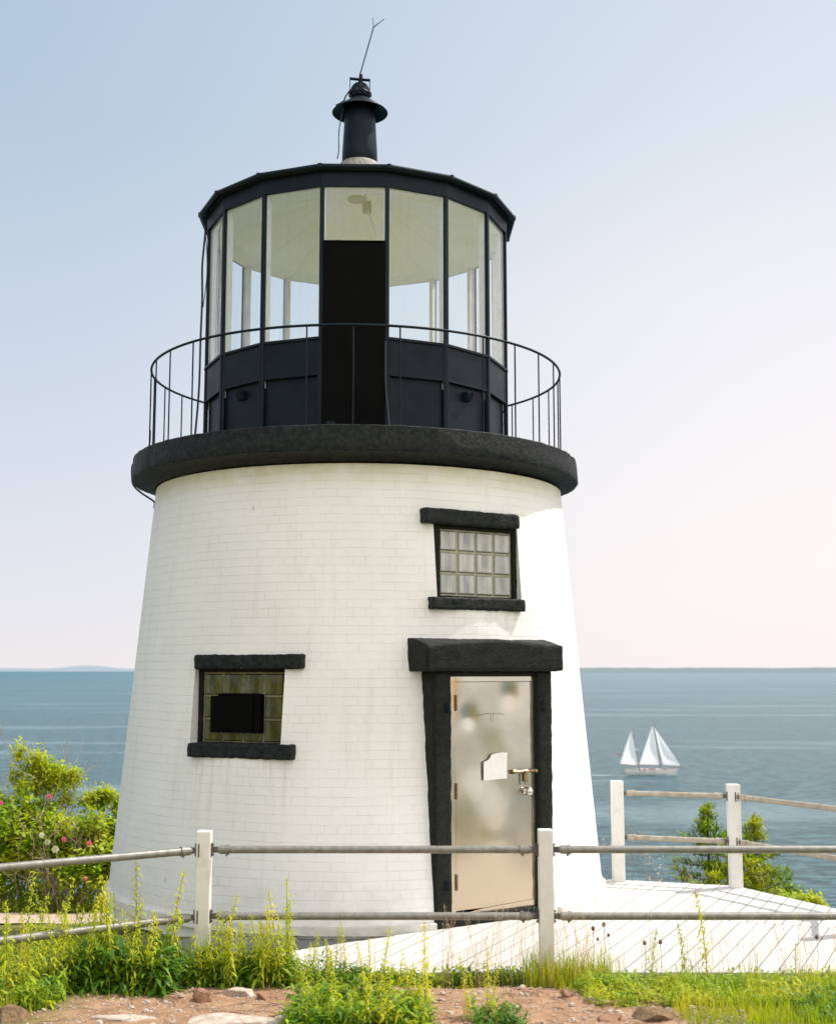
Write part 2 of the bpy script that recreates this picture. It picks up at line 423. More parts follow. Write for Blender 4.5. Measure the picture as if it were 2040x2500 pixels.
M['varnish'] = simple('varnished_spar', (.36, .20, .08), (.25, .13, .05), rough=.4, nscale=2)
M['skin'] = simple('skin', (.55, .34, .24), rough=.6)
M['orange'] = simple('orange_jacket', (.75, .25, .08), rough=.8)
M['red'] = simple('red_cloth', (.60, .22, .22), rough=.8)
M['blue'] = simple('blue_jacket', (.12, .2, .4), rough=.8)

def mat_ground():
    m, nt, out = newmat('soil_and_gravel')
    b = N(nt, 'ShaderNodeBsdfPrincipled'); nt.links.new(b.outputs[0], out.inputs[0])
    p = pos_(nt)
    f = maprange(nt, noise_(nt, p, 5, 6, .65), .35, .65)
    base = mixc(nt, (.46, .28, .17), (.27, .15, .085), f)
    vo = N(nt, 'ShaderNodeTexVoronoi'); vo.inputs['Scale'].default_value = 42; nt.links.new(p, vo.inputs['Vector'])
    peb = math_(nt, 'MULTIPLY', maprange(nt, vo.outputs['Distance'], .34, .26), maprange(nt, noise_(nt, p, 9, 2, .5), .46, .54))
    sepc = N(nt, 'ShaderNodeSeparateColor'); nt.links.new(vo.outputs['Color'], sepc.inputs[0])
    pc = mixc(nt, (.62, .52, .43), (.36, .25, .18), sepc.outputs[0])
    base = mixc(nt, base, pc, peb)
    at = N(nt, 'ShaderNodeAttribute'); at.attribute_name = 'green'
    gf = math_(nt, 'MULTIPLY', at.outputs['Fac'], maprange(nt, noise_(nt, p, 6, 4, .6), .25, .5))
    gcol = mixc(nt, (.10, .13, .02), (.20, .19, .05), maprange(nt, noise_(nt, p, 14, 4, .6), .4, .65))
    base = mixc(nt, base, gcol, gf)
    nt.links.new(base, b.inputs['Base Color']); b.inputs['Roughness'].default_value = .95
    b.inputs['Specular IOR Level'].default_value = .2
    nr = bump_(nt, peb, .6, .01)
    nr = bump_(nt, noise_(nt, p, 30, 6, .7), .9, .02, nr)
    nt.links.new(nr, b.inputs['Normal'])
    return m
M['ground'] = mat_ground()
M['path'] = simple('pink_gravel', (.60, .46, .36), (.44, .33, .25), rough=.95, nscale=30, bscale=60, bstr=.8, bdist=.01)

def mat_sea():
    m, nt, out = newmat('sea_water')
    b = N(nt, 'ShaderNodeBsdfPrincipled')
    p = pos_(nt)
    w1 = noise_(nt, mapped(nt, p, (.16, .42, 1), (0, 0, R(12))), 1.0, 5, .62, .4)
    w2 = noise_(nt, mapped(nt, p, (.34, .75, 1), (0, 0, R(-20))), 1.0, 4, .65)
    nr = bump_(nt, w1, 1.0, 3.0)
    nr = bump_(nt, w2, .9, .7, nr)
    nt.links.new(nr, b.inputs['Normal'])
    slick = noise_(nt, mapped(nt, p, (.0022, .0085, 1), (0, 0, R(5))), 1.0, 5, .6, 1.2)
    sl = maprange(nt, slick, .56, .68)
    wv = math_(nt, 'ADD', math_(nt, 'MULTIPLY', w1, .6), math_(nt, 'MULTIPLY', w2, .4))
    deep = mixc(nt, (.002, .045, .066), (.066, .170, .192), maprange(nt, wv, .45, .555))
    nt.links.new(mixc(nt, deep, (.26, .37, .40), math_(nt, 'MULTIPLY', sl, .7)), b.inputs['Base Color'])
    b.inputs['Roughness'].default_value = .22; b.inputs['IOR'].default_value = 1.33
    b.inputs['Specular IOR Level'].default_value = .14
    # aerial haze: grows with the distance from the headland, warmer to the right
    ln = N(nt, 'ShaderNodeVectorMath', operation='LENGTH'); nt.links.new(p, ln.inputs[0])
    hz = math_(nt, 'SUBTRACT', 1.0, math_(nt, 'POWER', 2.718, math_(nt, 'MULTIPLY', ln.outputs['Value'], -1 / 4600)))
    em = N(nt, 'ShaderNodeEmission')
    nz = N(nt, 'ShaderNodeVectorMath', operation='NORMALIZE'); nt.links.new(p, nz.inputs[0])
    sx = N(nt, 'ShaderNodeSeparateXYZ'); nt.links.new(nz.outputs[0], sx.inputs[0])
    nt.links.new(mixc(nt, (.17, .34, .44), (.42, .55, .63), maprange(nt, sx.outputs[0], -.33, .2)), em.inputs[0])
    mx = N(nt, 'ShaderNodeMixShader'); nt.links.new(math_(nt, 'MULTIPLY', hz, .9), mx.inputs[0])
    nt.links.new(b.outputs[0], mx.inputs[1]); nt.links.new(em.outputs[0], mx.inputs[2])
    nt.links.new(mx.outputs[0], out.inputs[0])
    return m
M['sea'] = mat_sea()
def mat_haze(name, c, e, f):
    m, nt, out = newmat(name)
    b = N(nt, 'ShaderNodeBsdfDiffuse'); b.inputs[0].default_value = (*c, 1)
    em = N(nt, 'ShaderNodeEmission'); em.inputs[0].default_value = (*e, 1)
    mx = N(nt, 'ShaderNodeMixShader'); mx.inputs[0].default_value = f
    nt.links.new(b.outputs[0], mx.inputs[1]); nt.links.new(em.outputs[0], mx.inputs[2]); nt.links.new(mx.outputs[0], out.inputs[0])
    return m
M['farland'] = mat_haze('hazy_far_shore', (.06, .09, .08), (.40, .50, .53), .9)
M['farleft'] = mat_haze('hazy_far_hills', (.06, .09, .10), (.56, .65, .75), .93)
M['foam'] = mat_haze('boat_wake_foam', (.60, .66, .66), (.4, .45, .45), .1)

# ------------------------------------------------------------------ camera (eye is the world origin, 35 m above the sea)
cam = bpy.data.objects.new('camera', bpy.data.cameras.new('camera'))
col.objects.link(cam); scene.camera = cam
cam.data.sensor_fit = 'VERTICAL'; cam.data.sensor_height = 70
cam.data.lens = 70 * 2584.36 / 2127.4
cam.data.clip_start = .1; cam.data.clip_end = 90000
cam.location = (0, 0, 0); cam.rotation_euler = (R(90) + .1262, 0, 0)
cam.data.dof.use_dof = True; cam.data.dof.focus_distance = 10.4; cam.data.dof.aperture_fstop = cam.data.lens / 17.0

# ------------------------------------------------------------------ light
SUN_EL = R(56); SUN_PHI = R(116)       # phi: from the direction towards the camera, turning right
sd = Vector((math.sin(SUN_PHI) * math.cos(SUN_EL), -math.cos(SUN_PHI) * math.cos(SUN_EL), math.sin(SUN_EL)))
sun = bpy.data.objects.new('sun', bpy.data.lights.new('sun', 'SUN')); col.objects.link(sun)
sun.rotation_euler = sd.to_track_quat('Z', 'Y').to_euler(); sun.location = sd * 40
sun.data.energy = 4.5; sun.data.angle = R(.55); sun.data.color = (1, .95, .87)

w = bpy.data.worlds.new('World'); scene.world = w; w.use_nodes = True
nt = w.node_tree
for n in list(nt.nodes): nt.nodes.remove(n)
out = nt.nodes.new('ShaderNodeOutputWorld')
sky = N(nt, 'ShaderNodeTexSky', sky_type='NISHITA'); sky.sun_disc = False
sky.sun_elevation = SUN_EL; sky.sun_rotation = math.atan2(sd.x, sd.y); sky.dust_density = 3; sky.air_density = 1.2
bg1 = N(nt, 'ShaderNodeBackground'); bg1.inputs[1].default_value = .12; nt.links.new(sky.outputs[0], bg1.inputs[0])
tc = N(nt, 'ShaderNodeTexCoord')
sx = N(nt, 'ShaderNodeSeparateXYZ'); nt.links.new(tc.outputs['Generated'], sx.inputs[0])
def ramp(stops, val):
    r = N(nt, 'ShaderNodeValToRGB'); r.color_ramp.interpolation = 'EASE' if False else 'LINEAR'
    e = r.color_ramp.elements
    while len(e) < len(stops): e.new(.5)
    for i, (p, c) in enumerate(stops): e[i].position = p; e[i].color = (*[((x / 255) / 12.92 if x / 255 < .04045 else ((x / 255 + .055) / 1.055) ** 2.4) for x in c], 1)
    nt.links.new(val, r.inputs[0]); return r.outputs[0]
left = ramp([(0, (222, 218, 220)), (.08, (208, 211, 219)), (.20, (192, 201, 214)), (.40, (167, 185, 203)), (1, (145, 170, 200))], sx.outputs[2])
right = ramp([(0, (235, 226, 224)), (.12, (232, 227, 227)), (.28, (223, 222, 225)), (.42, (203, 210, 219)), (1, (158, 180, 205))], sx.outputs[2])
hazy = mixc(nt, left, right, maprange(nt, sx.outputs[0], -.36, .34, smooth=True))
# unseen bright cloud, added behind the viewer to fill the shaded wall
bdot = N(nt, 'ShaderNodeVectorMath', operation='DOT_PRODUCT'); nt.links.new(tc.outputs['Generated'], bdot.inputs[0]); bdot.inputs[1].default_value = (.62, -.66, .42)
back = maprange(nt, bdot.outputs['Value'], .0, .8, smooth=True)
hazy2 = mixc(nt, hazy, (1.42, 1.35, 1.28), math_(nt, 'MULTIPLY', back, .85))
bg2 = N(nt, 'ShaderNodeBackground'); nt.links.new(hazy2, bg2.inputs[0]); bg2.inputs[1].default_value = 1.26
mx = N(nt, 'ShaderNodeMixShader'); mx.inputs[0].default_value = .93
nt.links.new(bg1.outputs[0], mx.inputs[1]); nt.links.new(bg2.outputs[0], mx.inputs[2]); nt.links.new(mx.outputs[0], out.inputs[0])
scene.view_settings.view_transform = 'Standard'; scene.view_settings.look = 'None'; scene.view_settings.exposure = 0
scene.cycles.max_bounces = 8; scene.cycles.transparent_max_bounces = 16

# ------------------------------------------------------------------ terrain
def interp(x, pts):
    if x <= pts[0][0]: return pts[0][1]
    for (a, b), (c, d) in zip(pts, pts[1:]):
        if x <= c: return lerp(b, d, (x - a) / (c - a))
    return pts[-1][1]
EDGE = [(-40, 24), (-12, 21), (-6, 20), (-3.6, 19), (-2.4, 16), (0, 15.4), (1.6, 13.3), (3.05, 12.7), (3.95, 11.2), (6, 9.2), (10, 6.5), (30, -4), (60, -20)]
def hground(x, y):
    ri = sstep(-1.0, .1, x)
    z = -1.62 - .050 * min(y, 9.0) - .10 * sstep(8.25, 8.9, y) * ri - .10 * sstep(8.75, 9.5, y) * (1 - ri)
    left = sstep(-1.6, -3.4, x)
    z -= left * .125 * max(0, y - 9.3)
    z += .035 * noise.noise(Vector((x * 1.3, y * 1.3, 0))) + .012 * noise.noise(Vector((x * 5, y * 5, 3)))
    if abs(x) < 4 and 6 < y < 9.5: z += .010 * noise.noise(Vector((x * 11, y * 11, 3))) + .007 * noise.noise(Vector((x * 26, y * 26, 8)))
    e = y - interp(x, EDGE)
    if e > 0: z -= 1.25 * e + .5 * noise.noise(Vector((x * .4, y * .4, 5))) * min(1, e / 3)
    return max(z, -38)
def axis(a, b, fine0, fine1, f, c):
    out = []; x = a
    while x < b:
        out.append(x)
        d = 0 if fine0 <= x <= fine1 else min(abs(x - fine0), abs(x - fine1))
        x += min(c, f + d * .22)
    out.append(b); return out
xs = axis(-60, 60, -3.2, 3.2, .03, 5); ys = axis(-25, 62, 6.9, 8.95, .025, 4)
mb = MB()
mb.grid([[(x, y, hground(x, y)) for x in xs] for y in ys])
ground = mb.build('ground', M['ground'], smooth=True, fix=False)
tag(ground, 'bare reddish soil strewn with pebbles, greener away from the path', kind='structure')
ga = ground.data.attributes.new('green', 'FLOAT', 'POINT')
vals = []
for v in ground.data.vertices:
    x, y = v.co.x, v.co.y
    g = 1.0 if (y > 8.75 or y < 5) else 0.0
    g = max(g, sstep(1.35, 1.9, x + .25 * noise.noise(Vector((x * 2, y * 2, 1)))), sstep(-1.9, -2.4, x))
    vals.append(g)
ga.data.foreach_set('value', vals)

mb = MB()      # gravel path curling round behind the left of the tower
pts = [(-9.5, 13.2), (-6.5, 13.9), (-4.8, 14.9), (-3.4, 15.3), (-2.0, 15.0)]
rows = []
for i in range(33):
    t = i / 32 * (len(pts) - 1); k = min(int(t), len(pts) - 2); f = t - k
    x = lerp(pts[k][0], pts[k + 1][0], f); y = lerp(pts[k][1], pts[k + 1][1], f)
    rows.append([(x, y + wd, hground(x, y + wd) + .015) for wd in (-1.0, -.5, 0, .5, 1.0)])
mb.grid(rows); tag(mb.build('path', M['path'], smooth=True), 'pale pink gravel path beside the tower foot', kind='structure')

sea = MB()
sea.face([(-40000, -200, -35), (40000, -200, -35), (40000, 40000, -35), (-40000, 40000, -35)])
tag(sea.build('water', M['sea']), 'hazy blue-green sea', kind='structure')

def far_strip(name, x0, x1, y, prof, m):
    mb = MB(); n = 240; rows = [[], [], []]
    for i in range(n + 1):
        x = lerp(x0, x1, i / n); h = prof(i / n)
        rows[0].append((x, y, -38)); rows[1].append((x, y + 20, -35 + h * .6)); rows[2].append((x, y + 300, -35 + h))
    mb.grid(rows); o = mb.build(name, m, smooth=True)
    return o
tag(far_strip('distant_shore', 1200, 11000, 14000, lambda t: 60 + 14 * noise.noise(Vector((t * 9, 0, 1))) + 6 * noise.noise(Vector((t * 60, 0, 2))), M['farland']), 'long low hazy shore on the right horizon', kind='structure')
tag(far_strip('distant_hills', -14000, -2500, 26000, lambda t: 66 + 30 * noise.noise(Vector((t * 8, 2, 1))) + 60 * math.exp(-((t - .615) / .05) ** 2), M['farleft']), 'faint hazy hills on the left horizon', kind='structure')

# ------------------------------------------------------------------ lighthouse
AX = Vector((-.596, 12.65, 0))         # axis of the masonry
LX = Vector((-.631, 12.65, 0))         # axis of the gallery and lantern
def Rw(z): return 2.205 - .0905 * z
def cylp(c, phi, r, z): return Vector((c.x + r * math.sin(phi), c.y - r * math.cos(phi), z))
def frame(phi, c=AX):
    n = Vector((math.sin(phi), -math.cos(phi), 0)); t = Vector((math.cos(phi), math.sin(phi), 0))
    return lambda a, b, z: Vector((c.x, c.y, 0)) + t * a + n * b + Vector((0, 0, z))

lh = empty('lighthouse', (AX.x, AX.y, -2.15))
tag(lh, 'squat white painted brick lighthouse with black gallery and many-sided glazed lantern', 'lighthouse')

# --- tower wall with real window and door openings
PW, PD, PL = R(32.3), R(32.7), R(-23.7)
OP = [dict(phi=PW, t0=-.432, t1=.475, z0=.600, z1=1.262, d=1.93), dict(phi=PD, t0=-.600, t1=.595, z0=-2.2, z1=-.03, d=2.10), dict(phi=PL, t0=-.520, t1=.388, z0=-.635, z1=.014, d=1.99)]
def edge_phi(o, t, z):
    z = min(max(z, o['z0']), o['z1'])
    return o['phi'] + math.asin(t / Rw(z))
def colA(z, k):       # shared column of the right window and the door
    f = sstep(.05, .5, z)
    return lerp(edge_phi(OP[1], OP[1][k], z), edge_phi(OP[0], OP[0][k], z), f)
special = [(lambda z: colA(z, 't0'), 'a0'), (lambda z: colA(z, 't1'), 'a1'), (lambda z: edge_phi(OP[2], OP[2]['t0'], z), 'l0'), (lambda z: edge_phi(OP[2], OP[2]['t1'], z), 'l1')]
cols = [(f, n) for f, n in special]
ref = [f(0.3) for f, n in special]
k = 0
while k < 240:
    a = -PI + 2 * PI * k / 240
    if all(abs(a - r) > R(q) for r, q in zip(ref, (3.3, 3.3, 1.2, 1.2))): cols.append((lambda z, a=a: a, None))
    k += 1
cols.sort(key=lambda c: c[0](.3))
names = [n for f, n in cols]
zs = sorted(set([-2.22 + i * .105 for i in range(39)] + [o[k] for o in OP for k in ('z0', 'z1')]))
zs = [z for z in zs if z <= 1.86]
zs = [z for i, z in enumerate(zs) if not any(abs(z - q) < .04 and z != q for o in OP for q in (o['z0'], o['z1']))]
mb = MB()
ia0, ia1, il0, il1 = (names.index(x) for x in ('a0', 'a1', 'l0', 'l1'))
nC = len(cols)
def wp(i, z):
    ph = cols[i % nC][0](z)
    return cylp(AX, ph, Rw(z), z), ph + (2 * PI if i >= nC else 0)
for a, b in zip(zs, zs[1:]):
    for i in range(nC):
        j = i + 1
        mid = (a + b) / 2
        if ia0 <= i < ia1 and (OP[0]['z0'] < mid < OP[0]['z1'] or OP[1]['z0'] < mid < OP[1]['z1']): continue
        if il0 <= i < il1 and OP[2]['z0'] < mid < OP[2]['z1']: continue
        q = [wp(i, a), wp(j, a), wp(j, b), wp(i, b)]
        mb.face([x[0] for x in q], [(x[1] * 2.22, z) for x, z in zip(q, (a, a, b, b))])
# reveals
for o, (c0, c1) in zip(OP, ((ia0, ia1), (ia0, ia1), (il0, il1))):
    fr = frame(o['phi'])
    zz = [z for z in zs if o['z0'] - 1e-6 <= z <= o['z1'] + 1e-6]
    for c, t in ((c0, o['t0']), (c1, o['t1'])):
        for a, b in zip(zz, zz[1:]):
            pa, pb = wp(c, a)[0], wp(c, b)[0]
            mb.face([pa, fr(t, o['d'], a), fr(t, o['d'], b), pb], [(0, a), (.15, a), (.15, b), (0, b)])
    for z in (o['z0'], o['z1']):
        if z < -2.1: continue
        for i in range(c0, c1):
            pa, pb = wp(i, z)[0], wp(i + 1, z)[0]
            ta = lerp(o['t0'], o['t1'], (i - c0) / (c1 - c0)); tb = lerp(o['t0'], o['t1'], (i + 1 - c0) / (c1 - c0))
            mb.face([pa, pb, fr(tb, o['d'], z), fr(ta, o['d'], z)], [(0, z), (.1, z), (.1, z + .1), (0, z + .1)])
wall = mb.build('tower_wall', M['brick'], lh, smooth=False, fix=False)
bm = bmesh.new(); bm.from_mesh(wall.data); bmesh.ops.remove_doubles(bm, verts=bm.verts, dist=.0004); bmesh.ops.recalc_face_normals(bm, faces=bm.faces); bm.to_mesh(wall.data); bm.free()
wall.data.polygons.foreach_set('use_smooth', [True] * len(wall.data.polygons))
try: wall.data.set_sharp_from_angle(angle=R(35))
except Exception: pass

# white ledge and grey footing round the base
def arc_lathe(mb, c, prof, a0, a1, n, amp=0.0, fs=6.0):
    rows = []
    for r, z in prof:
        rows.append([cylp(c, lerp(a0, a1, i / n), r + amp * noise.noise(Vector((lerp(a0, a1, i / n) * r * fs, z * fs, r))), z + amp * .5 * noise.noise(Vector((lerp(a0, a1, i / n) * fs * 2, r * 4, 7)))) for i in range(n + 1)])
    mb.grid(rows)
    return rows
mb = MB(); rr = arc_lathe(mb, AX, [(2.36, -2.02), (2.425, -2.03), (2.435, -2.10), (2.36, -2.12)], R(49), R(360 + 18), 160, .004)
mb.cap([r[-1] for r in rr]); mb.cap([r[0] for r in rr])
mb.build('base_ledge', M['whiteledge'], lh, smooth=False)
mb = MB()
P = [(-1.9, 10.2), (-1.75, 9.55), (-1.07, 9.50), (.16, 10.38), (-.2, 10.7), (-1.5, 10.75)]
mb.face([(x, y, -2.128) for x, y in P]); 
for (a, b) in zip(P, P[1:] + P[:1]): mb.face([(*a, -2.128), (*b, -2.128), (*b, -2.5), (*a, -2.5)])
mb.build('apron_slab', M['concrete'], lh)

# --- gallery slab
mb = MB()
prof = [(1.2, 2.085), (1.9, 2.08), (2.226, 2.078), (2.240, 2.068), (2.243, 2.02), (2.25, 1.94), (2.254, 1.868), (2.244, 1.848), (2.20, 1.838), (2.12, 1.825), (2.055, 1.79), (2.02, 1.78)]
n = 256; rows = []
JO = [R(31.5), R(-9), R(72), R(-55), R(118), R(-100), R(165), R(-145)]
for r, z in prof:
    ring = []
    for i in range(n):
        a = -PI + 2 * PI * i / n
        rad = r
        if r > 2.1:
            rad += .008 * noise.noise(Vector((a * 22, z * 14, 0))) + .006 * noise.noise(Vector((a * 60, z * 40, 4)))
            for j in JO:
                dd = abs(a - j)
                if dd < R(.7): rad -= .016 * (1 - dd / R(.7)) if abs(z - 1.96) < .2 else 0
        zz = z + (.006 * noise.noise(Vector((a * 16, r * 9, 2))) if r > 2.0 else 0)
        ring.append(cylp(LX, a, rad, zz))
    rows.append(ring)
mb.grid(rows, close=True)
gs = mb.build('gallery_slab', M['blackstone'], lh, smooth=True)
try: gs.data.set_sharp_from_angle(angle=R(38))
except Exception: pass

# --- gallery railing
RR = 2.089
mb = MB(); nn = 128
rows = []
for i in range(nn):
    a = 2 * PI * i / nn
    rows.append([cylp(LX, a, RR + .0125 * math.cos(q * PI / 4), 2.988 + .0125 * math.sin(q * PI / 4)) for q in range(8)])
rows.append(rows[0]); mb.grid(rows, close=True)
rail = mb.build('gallery_railing', M['blackmetal'], lh, smooth=True)
b0 = None
for k in range(32):
    a = R(1.9 + 11.25 * k)
    if b0 is None:
        mb = MB(); mb.tube([cylp(LX, a, RR, 2.07), cylp(LX, a, RR, 2.985)], .0072, 8)
        b0 = mb.build('baluster', M['blackmetal'], rail, smooth=True)
        a_first = a
    else:
        c = b0.copy(); col.objects.link(c); c.parent = rail
        T = Matrix.Translation(LX) @ Matrix.Rotation(a - a_first, 4, 'Z') @ Matrix.Translation(-LX)
        c.matrix_parent_inverse = b0.matrix_parent_inverse @ T

# --- lantern
ROT = R(1.6); GR = 1.548
def LV(k, r, z): return cylp(LX, ROT + (k + .5) * PI / 8, r, z)
def lanframe(k, r=GR):       # frame on panel k (between vertices k-1 and k)
    ph = ROT + k * PI / 8
    return frame(ph, LX), r * math.cos(PI / 16), r * math.sin(PI / 16)
lan = MB()                   # sill ring, head ring and lower curb: one welded iron frame
for (r0, r1, z0, z1) in ((GR - .05, GR + .022, 3.008, 3.034), (GR - .03, GR + .012, 2.672, 2.690), (GR - .05, GR + .02, 4.470, 4.505)):
    rows = [[LV(k, r, z) for k in range(16)] for r, z in ((r0, z0), (r1, z0), (r1, z1), (r0, z1), (r0, z0))]
    lan.grid(rows, close=True)
lanf = lan.build('lantern_frame', M['blackmetal'], lh, bevel=.003)
m0 = None
for k in range(16):
    v = LV(k, GR, 0); ph = ROT + (k + .5) * PI / 8
    if m0 is None:
        fr = frame(ph, LX)
        mb = MB(); mb.box((-.019, GR - .028, 2.075), (.019, GR + .016, 4.50), fr)
        mb.box((-.030, GR - .012, 2.075), (.030, GR + .004, 3.02), fr)
        m0 = mb.build('mullion', M['blackmetal'], lanf, bevel=.003); ph0 = ph
        mb = MB(); mb.box((-.022, GR - .085, 2.6), (.022, GR - .031, 4.47), fr)
        i0 = mb.build('inner_mullion', M['whitepaint'], lanf, bevel=.004)
    else:
        for src in (m0, i0):
            c = src.copy(); col.objects.link(c); c.parent = lanf
            c.matrix_parent_inverse = src.matrix_parent_inverse @ Matrix.Translation(LX) @ Matrix.Rotation(ph - ph0, 4, 'Z') @ Matrix.Translation(-LX)
# parapet panels, glass panes and fascia boards
for k in range(16):
    fr, d, hw = lanframe(k)
    if k == 0:
        mb = MB(); mb.box((-hw + .012, d - .02, 2.07), (hw - .012, d + .030, 3.925), fr)
        mb.box((-hw + .012, d - .015, 3.925), (hw - .012, d + .036, 3.943), fr)
        p = mb.build('blank_panel', M['blackpanel'], lanf, bevel=.004)
        tag(p, 'tall matt black panel filling the front bay below a single pane')
        mb = MB(); mb.box((-.245, d + .030, 2.16), (-.165, d + .036, 2.24), fr); mb.build('plate', M['blackmetal'], p)
        z0 = 3.943
    else:
        mb = MB()
        mb.box((-hw + .02, d - .012, 2.69), (hw - .02, d + .004, 3.008), fr)
        mb.box((-hw + .02, d - .045, 2.07), (hw - .02, d - .030, 2.675), fr)
        p = mb.build('parapet_panel', M['blackmetal'], lanf)
        mb = MB(); mb.box((-hw + .02, d - .09, 2.07), (hw - .02, d - .05, 3.008), fr)
        mb.build('inner_lining', M['whitepaint'], lanf)
        if k in (2, 14, 5, 11):
            mb = MB()
            q = [(-.045, 2.535), (.045, 2.535), (.045, 2.60), (.025, 2.625), (-.025, 2.625), (-.045, 2.60)]
            A = [fr(x, d - .030, z) for x, z in q]; B = [fr(x * .95, d + .035, z) for x, z in q]
            B[0] = fr(-.043, d + .0, 2.535); B[1] = fr(.043, d + .0, 2.535)
            mb.grid([A, B], close=True); mb.cap(B)
            mb.build('vent_hood', M['blackmetal'], p)
        z0 = 3.034
    mb = MB(); mb.face([fr(-hw + .01, d - .009, z0), fr(hw - .01, d - .009, z0), fr(hw - .01, d - .009, 4.47), fr(-hw + .01, d - .009, 4.47)])
    mb.build('glass_pane', M['pane'], lanf)
    # putty bead round each pane
    mb = MB()
    for (a0, a1, b0_, b1_) in ((-hw + .016, -hw + .032, z0, 4.47), (hw - .032, hw - .016, z0, 4.47), (-hw + .032, hw - .032, z0, z0 + .012), (-hw + .032, hw - .032, 4.458, 4.47)):
        mb.box((a0, d - .024, b0_), (a1, d - .014, b1_), fr)
    mb.build('putty_bead', M['whitepaint'], lanf)

# roof: fascia, gutter, cone and cream ceiling
mb = MB()
mb.grid([[LV(k, r, z) for k in range(16)] for r, z in ((GR - .04, 4.505), (GR + .02, 4.503), (GR + .026, 4.62), (1.58, 4.628), (1.638, 4.604), (1.644, 4.615), (1.638, 4.652), (.20, 5.215), (.01, 5.22))], close=True)
roof = mb.build('roof', M['blackmetal'], lh)
mb = MB()
for k in range(16):
    a, b = LV(k, 1.640, 4.632), LV(k + 1, 1.640, 4.632)
    mb.tube([a, b], .024, 10)
mb.build('gutter', M['blackmetal'], roof, smooth=True)
for k in range(16):
    mb = MB(); mb.tube([LV(k, 1.640, 4.612), LV(k, 1.640, 4.654)], .0245, 8)
    mb.build('gutter_joint', M['blackmetal'], roof, smooth=True)
mb = MB()
mb.grid([[LV(k, r, z) for k in range(16)] for r, z in ((GR - .03, 4.460), (1.30, 4.50), (1.0, 4.62), (.6, 4.80), (.22, 4.93), (.20, 4.95))], close=True)
mb.cap([LV(k, .20, 4.95) for k in range(16)])
ceil = mb.build('ceiling', M['ceiling'], roof, smooth=False)
mb = MB()
for k in range(16):
    mb.tube([LV(k, 1.50, 4.462), LV(k, 1.30, 4.492), LV(k, 1.0, 4.612), LV(k, .6, 4.792), LV(k, .25, 4.915)], .0014, 4)
mb.build('ceiling_seam', M['ceiling'], ceil, smooth=True)
mb = MB(); c = Vector((LX.x - .01, LX.y - .0, 0))
mb.grid([[cylp(c, 2 * PI * i / 24, r, z) for i in range(24)] for r, z in ((.01, 4.925), (.09, 4.925), (.10, 4.930), (.10, 4.95))], close=True)
mb.build('ceiling_vent', M['lamp'], ceil)
mb = MB(); mb.box((-.045, -.035, 4.66), (.045, .035, 4.78), lambda a, b, z: Vector((-.52 + a, 12.2 + b, z - .04))); 
mb.build('light_fixture', M['lamp'], ceil, bevel=.006)
mb = MB(); mb.tube([(-.55, 12.45, 4.93), (-.52, 12.21, 4.68), (-.42, 11.8, 4.28), (-.37, 11.55, 4.05), (-.35, 11.4, 3.0)], .009, 8)
mb.build('conduit', M['whitepaint'], ceil, smooth=True)
mb = MB()      # inside floor of the lantern and dark core of the tower
mb.cap([LV(k, 1.47, 2.62) for k in range(16)])
mb.build('lantern_floor', M['whitepaint'], lh)

# vent stack, hood, ball, bracket, lightning rod
def lathe(mb, c, prof, n=40):
    rows = [[Vector((c[0] + r * math.cos(2 * PI * i / n), c[1] + r * math.sin(2 * PI * i / n), z)) for i in range(n)] for r, z in prof]
    mb.grid(rows, close=True)
cx, cy = LX.x + .012, LX.y
mb = MB(); lathe(mb, (cx, cy), [(.01, 5.20), (.190, 5.20), (.186, 5.46), (.158, 5.95), (.15, 5.99), (.01, 5.99)])
vs = mb.build('vent_stack', M['blackmetal'], lh, smooth=True)
mb = MB(); lathe(mb, (cx, cy), [(.30, 5.16), (.25, 5.26), (.215, 5.31), (.192, 5.33)]); mb.build('flashing', M['flash'], vs, smooth=True)
mb = MB(); lathe(mb, (cx, cy), [(.06, 6.075), (.10, 6.055), (.17, 6.00), (.285, 5.915), (.298, 5.900), (.290, 5.897), (.17, 5.965), (.06, 6.03), (.01, 6.04)]); mb.build('hood', M['blackmetal'], vs, smooth=True)
mb = MB(); lathe(mb, (cx, cy), [(.01, 6.055), (.085, 6.06), (.108, 6.075), (.11, 6.095), (.108, 6.102), (.118, 6.104), (.119, 6.116), (.105, 6.12)] + [(.103 * math.cos(q), 6.145 + .10 * math.sin(q)) for q in [R(x) for x in (-10, 5, 20, 35, 50, 65, 80, 89.5)]], 32)
for q in range(10):
    a = 2 * PI * q / 10; mb.box((-.008, -.008, 6.085), (.008, .008, 6.135), lambda x, y, z, a=a: Vector((cx + .114 * math.cos(a) + x, cy + .114 * math.sin(a) + y, z)))
ball = mb.build('ball', M['blackmetal'], vs, smooth=True)
mb = MB(); mb.tube([(cx - .105, cy - .05, 6.10), (cx - .105, cy - .05, 6.265)], .005, 6); mb.tube([(cx + .105, cy - .05, 6.09), (cx + .105, cy - .05, 6.245)], .005, 6)
mb.box((-.11, -.02, -.008), (.11, .02, .006), lambda x, y, z: Vector((cx + x, cy - .05 + y, 6.256 - .09 * x + z)))
mb.build('bracket', M['blackmetal'], vs)
mb = MB(); mb.tube([(cx + .005, cy - .05, 6.20), (cx + .012, cy - .05, 6.31)], [.028, .017], 10)
sock = mb.build('rod_socket', M['blackmetal'], vs, smooth=True)
mb = MB(); mb.tube([(-.624, cy - .05, 6.29), (-.60, cy - .05, 6.38), (-.477, cy - .05, 6.845)], [.0075, .0065, .006], 8)
mb.tube([(-.477, cy - .05, 6.845), (-.484, cy - .05, 6.957)], [.005, .003], 6); mb.tube([(-.477, cy - .05, 6.845), (-.44, cy - .05, 6.88), (-.356, cy - .05, 6.944)], [.006, .005, .003], 6)
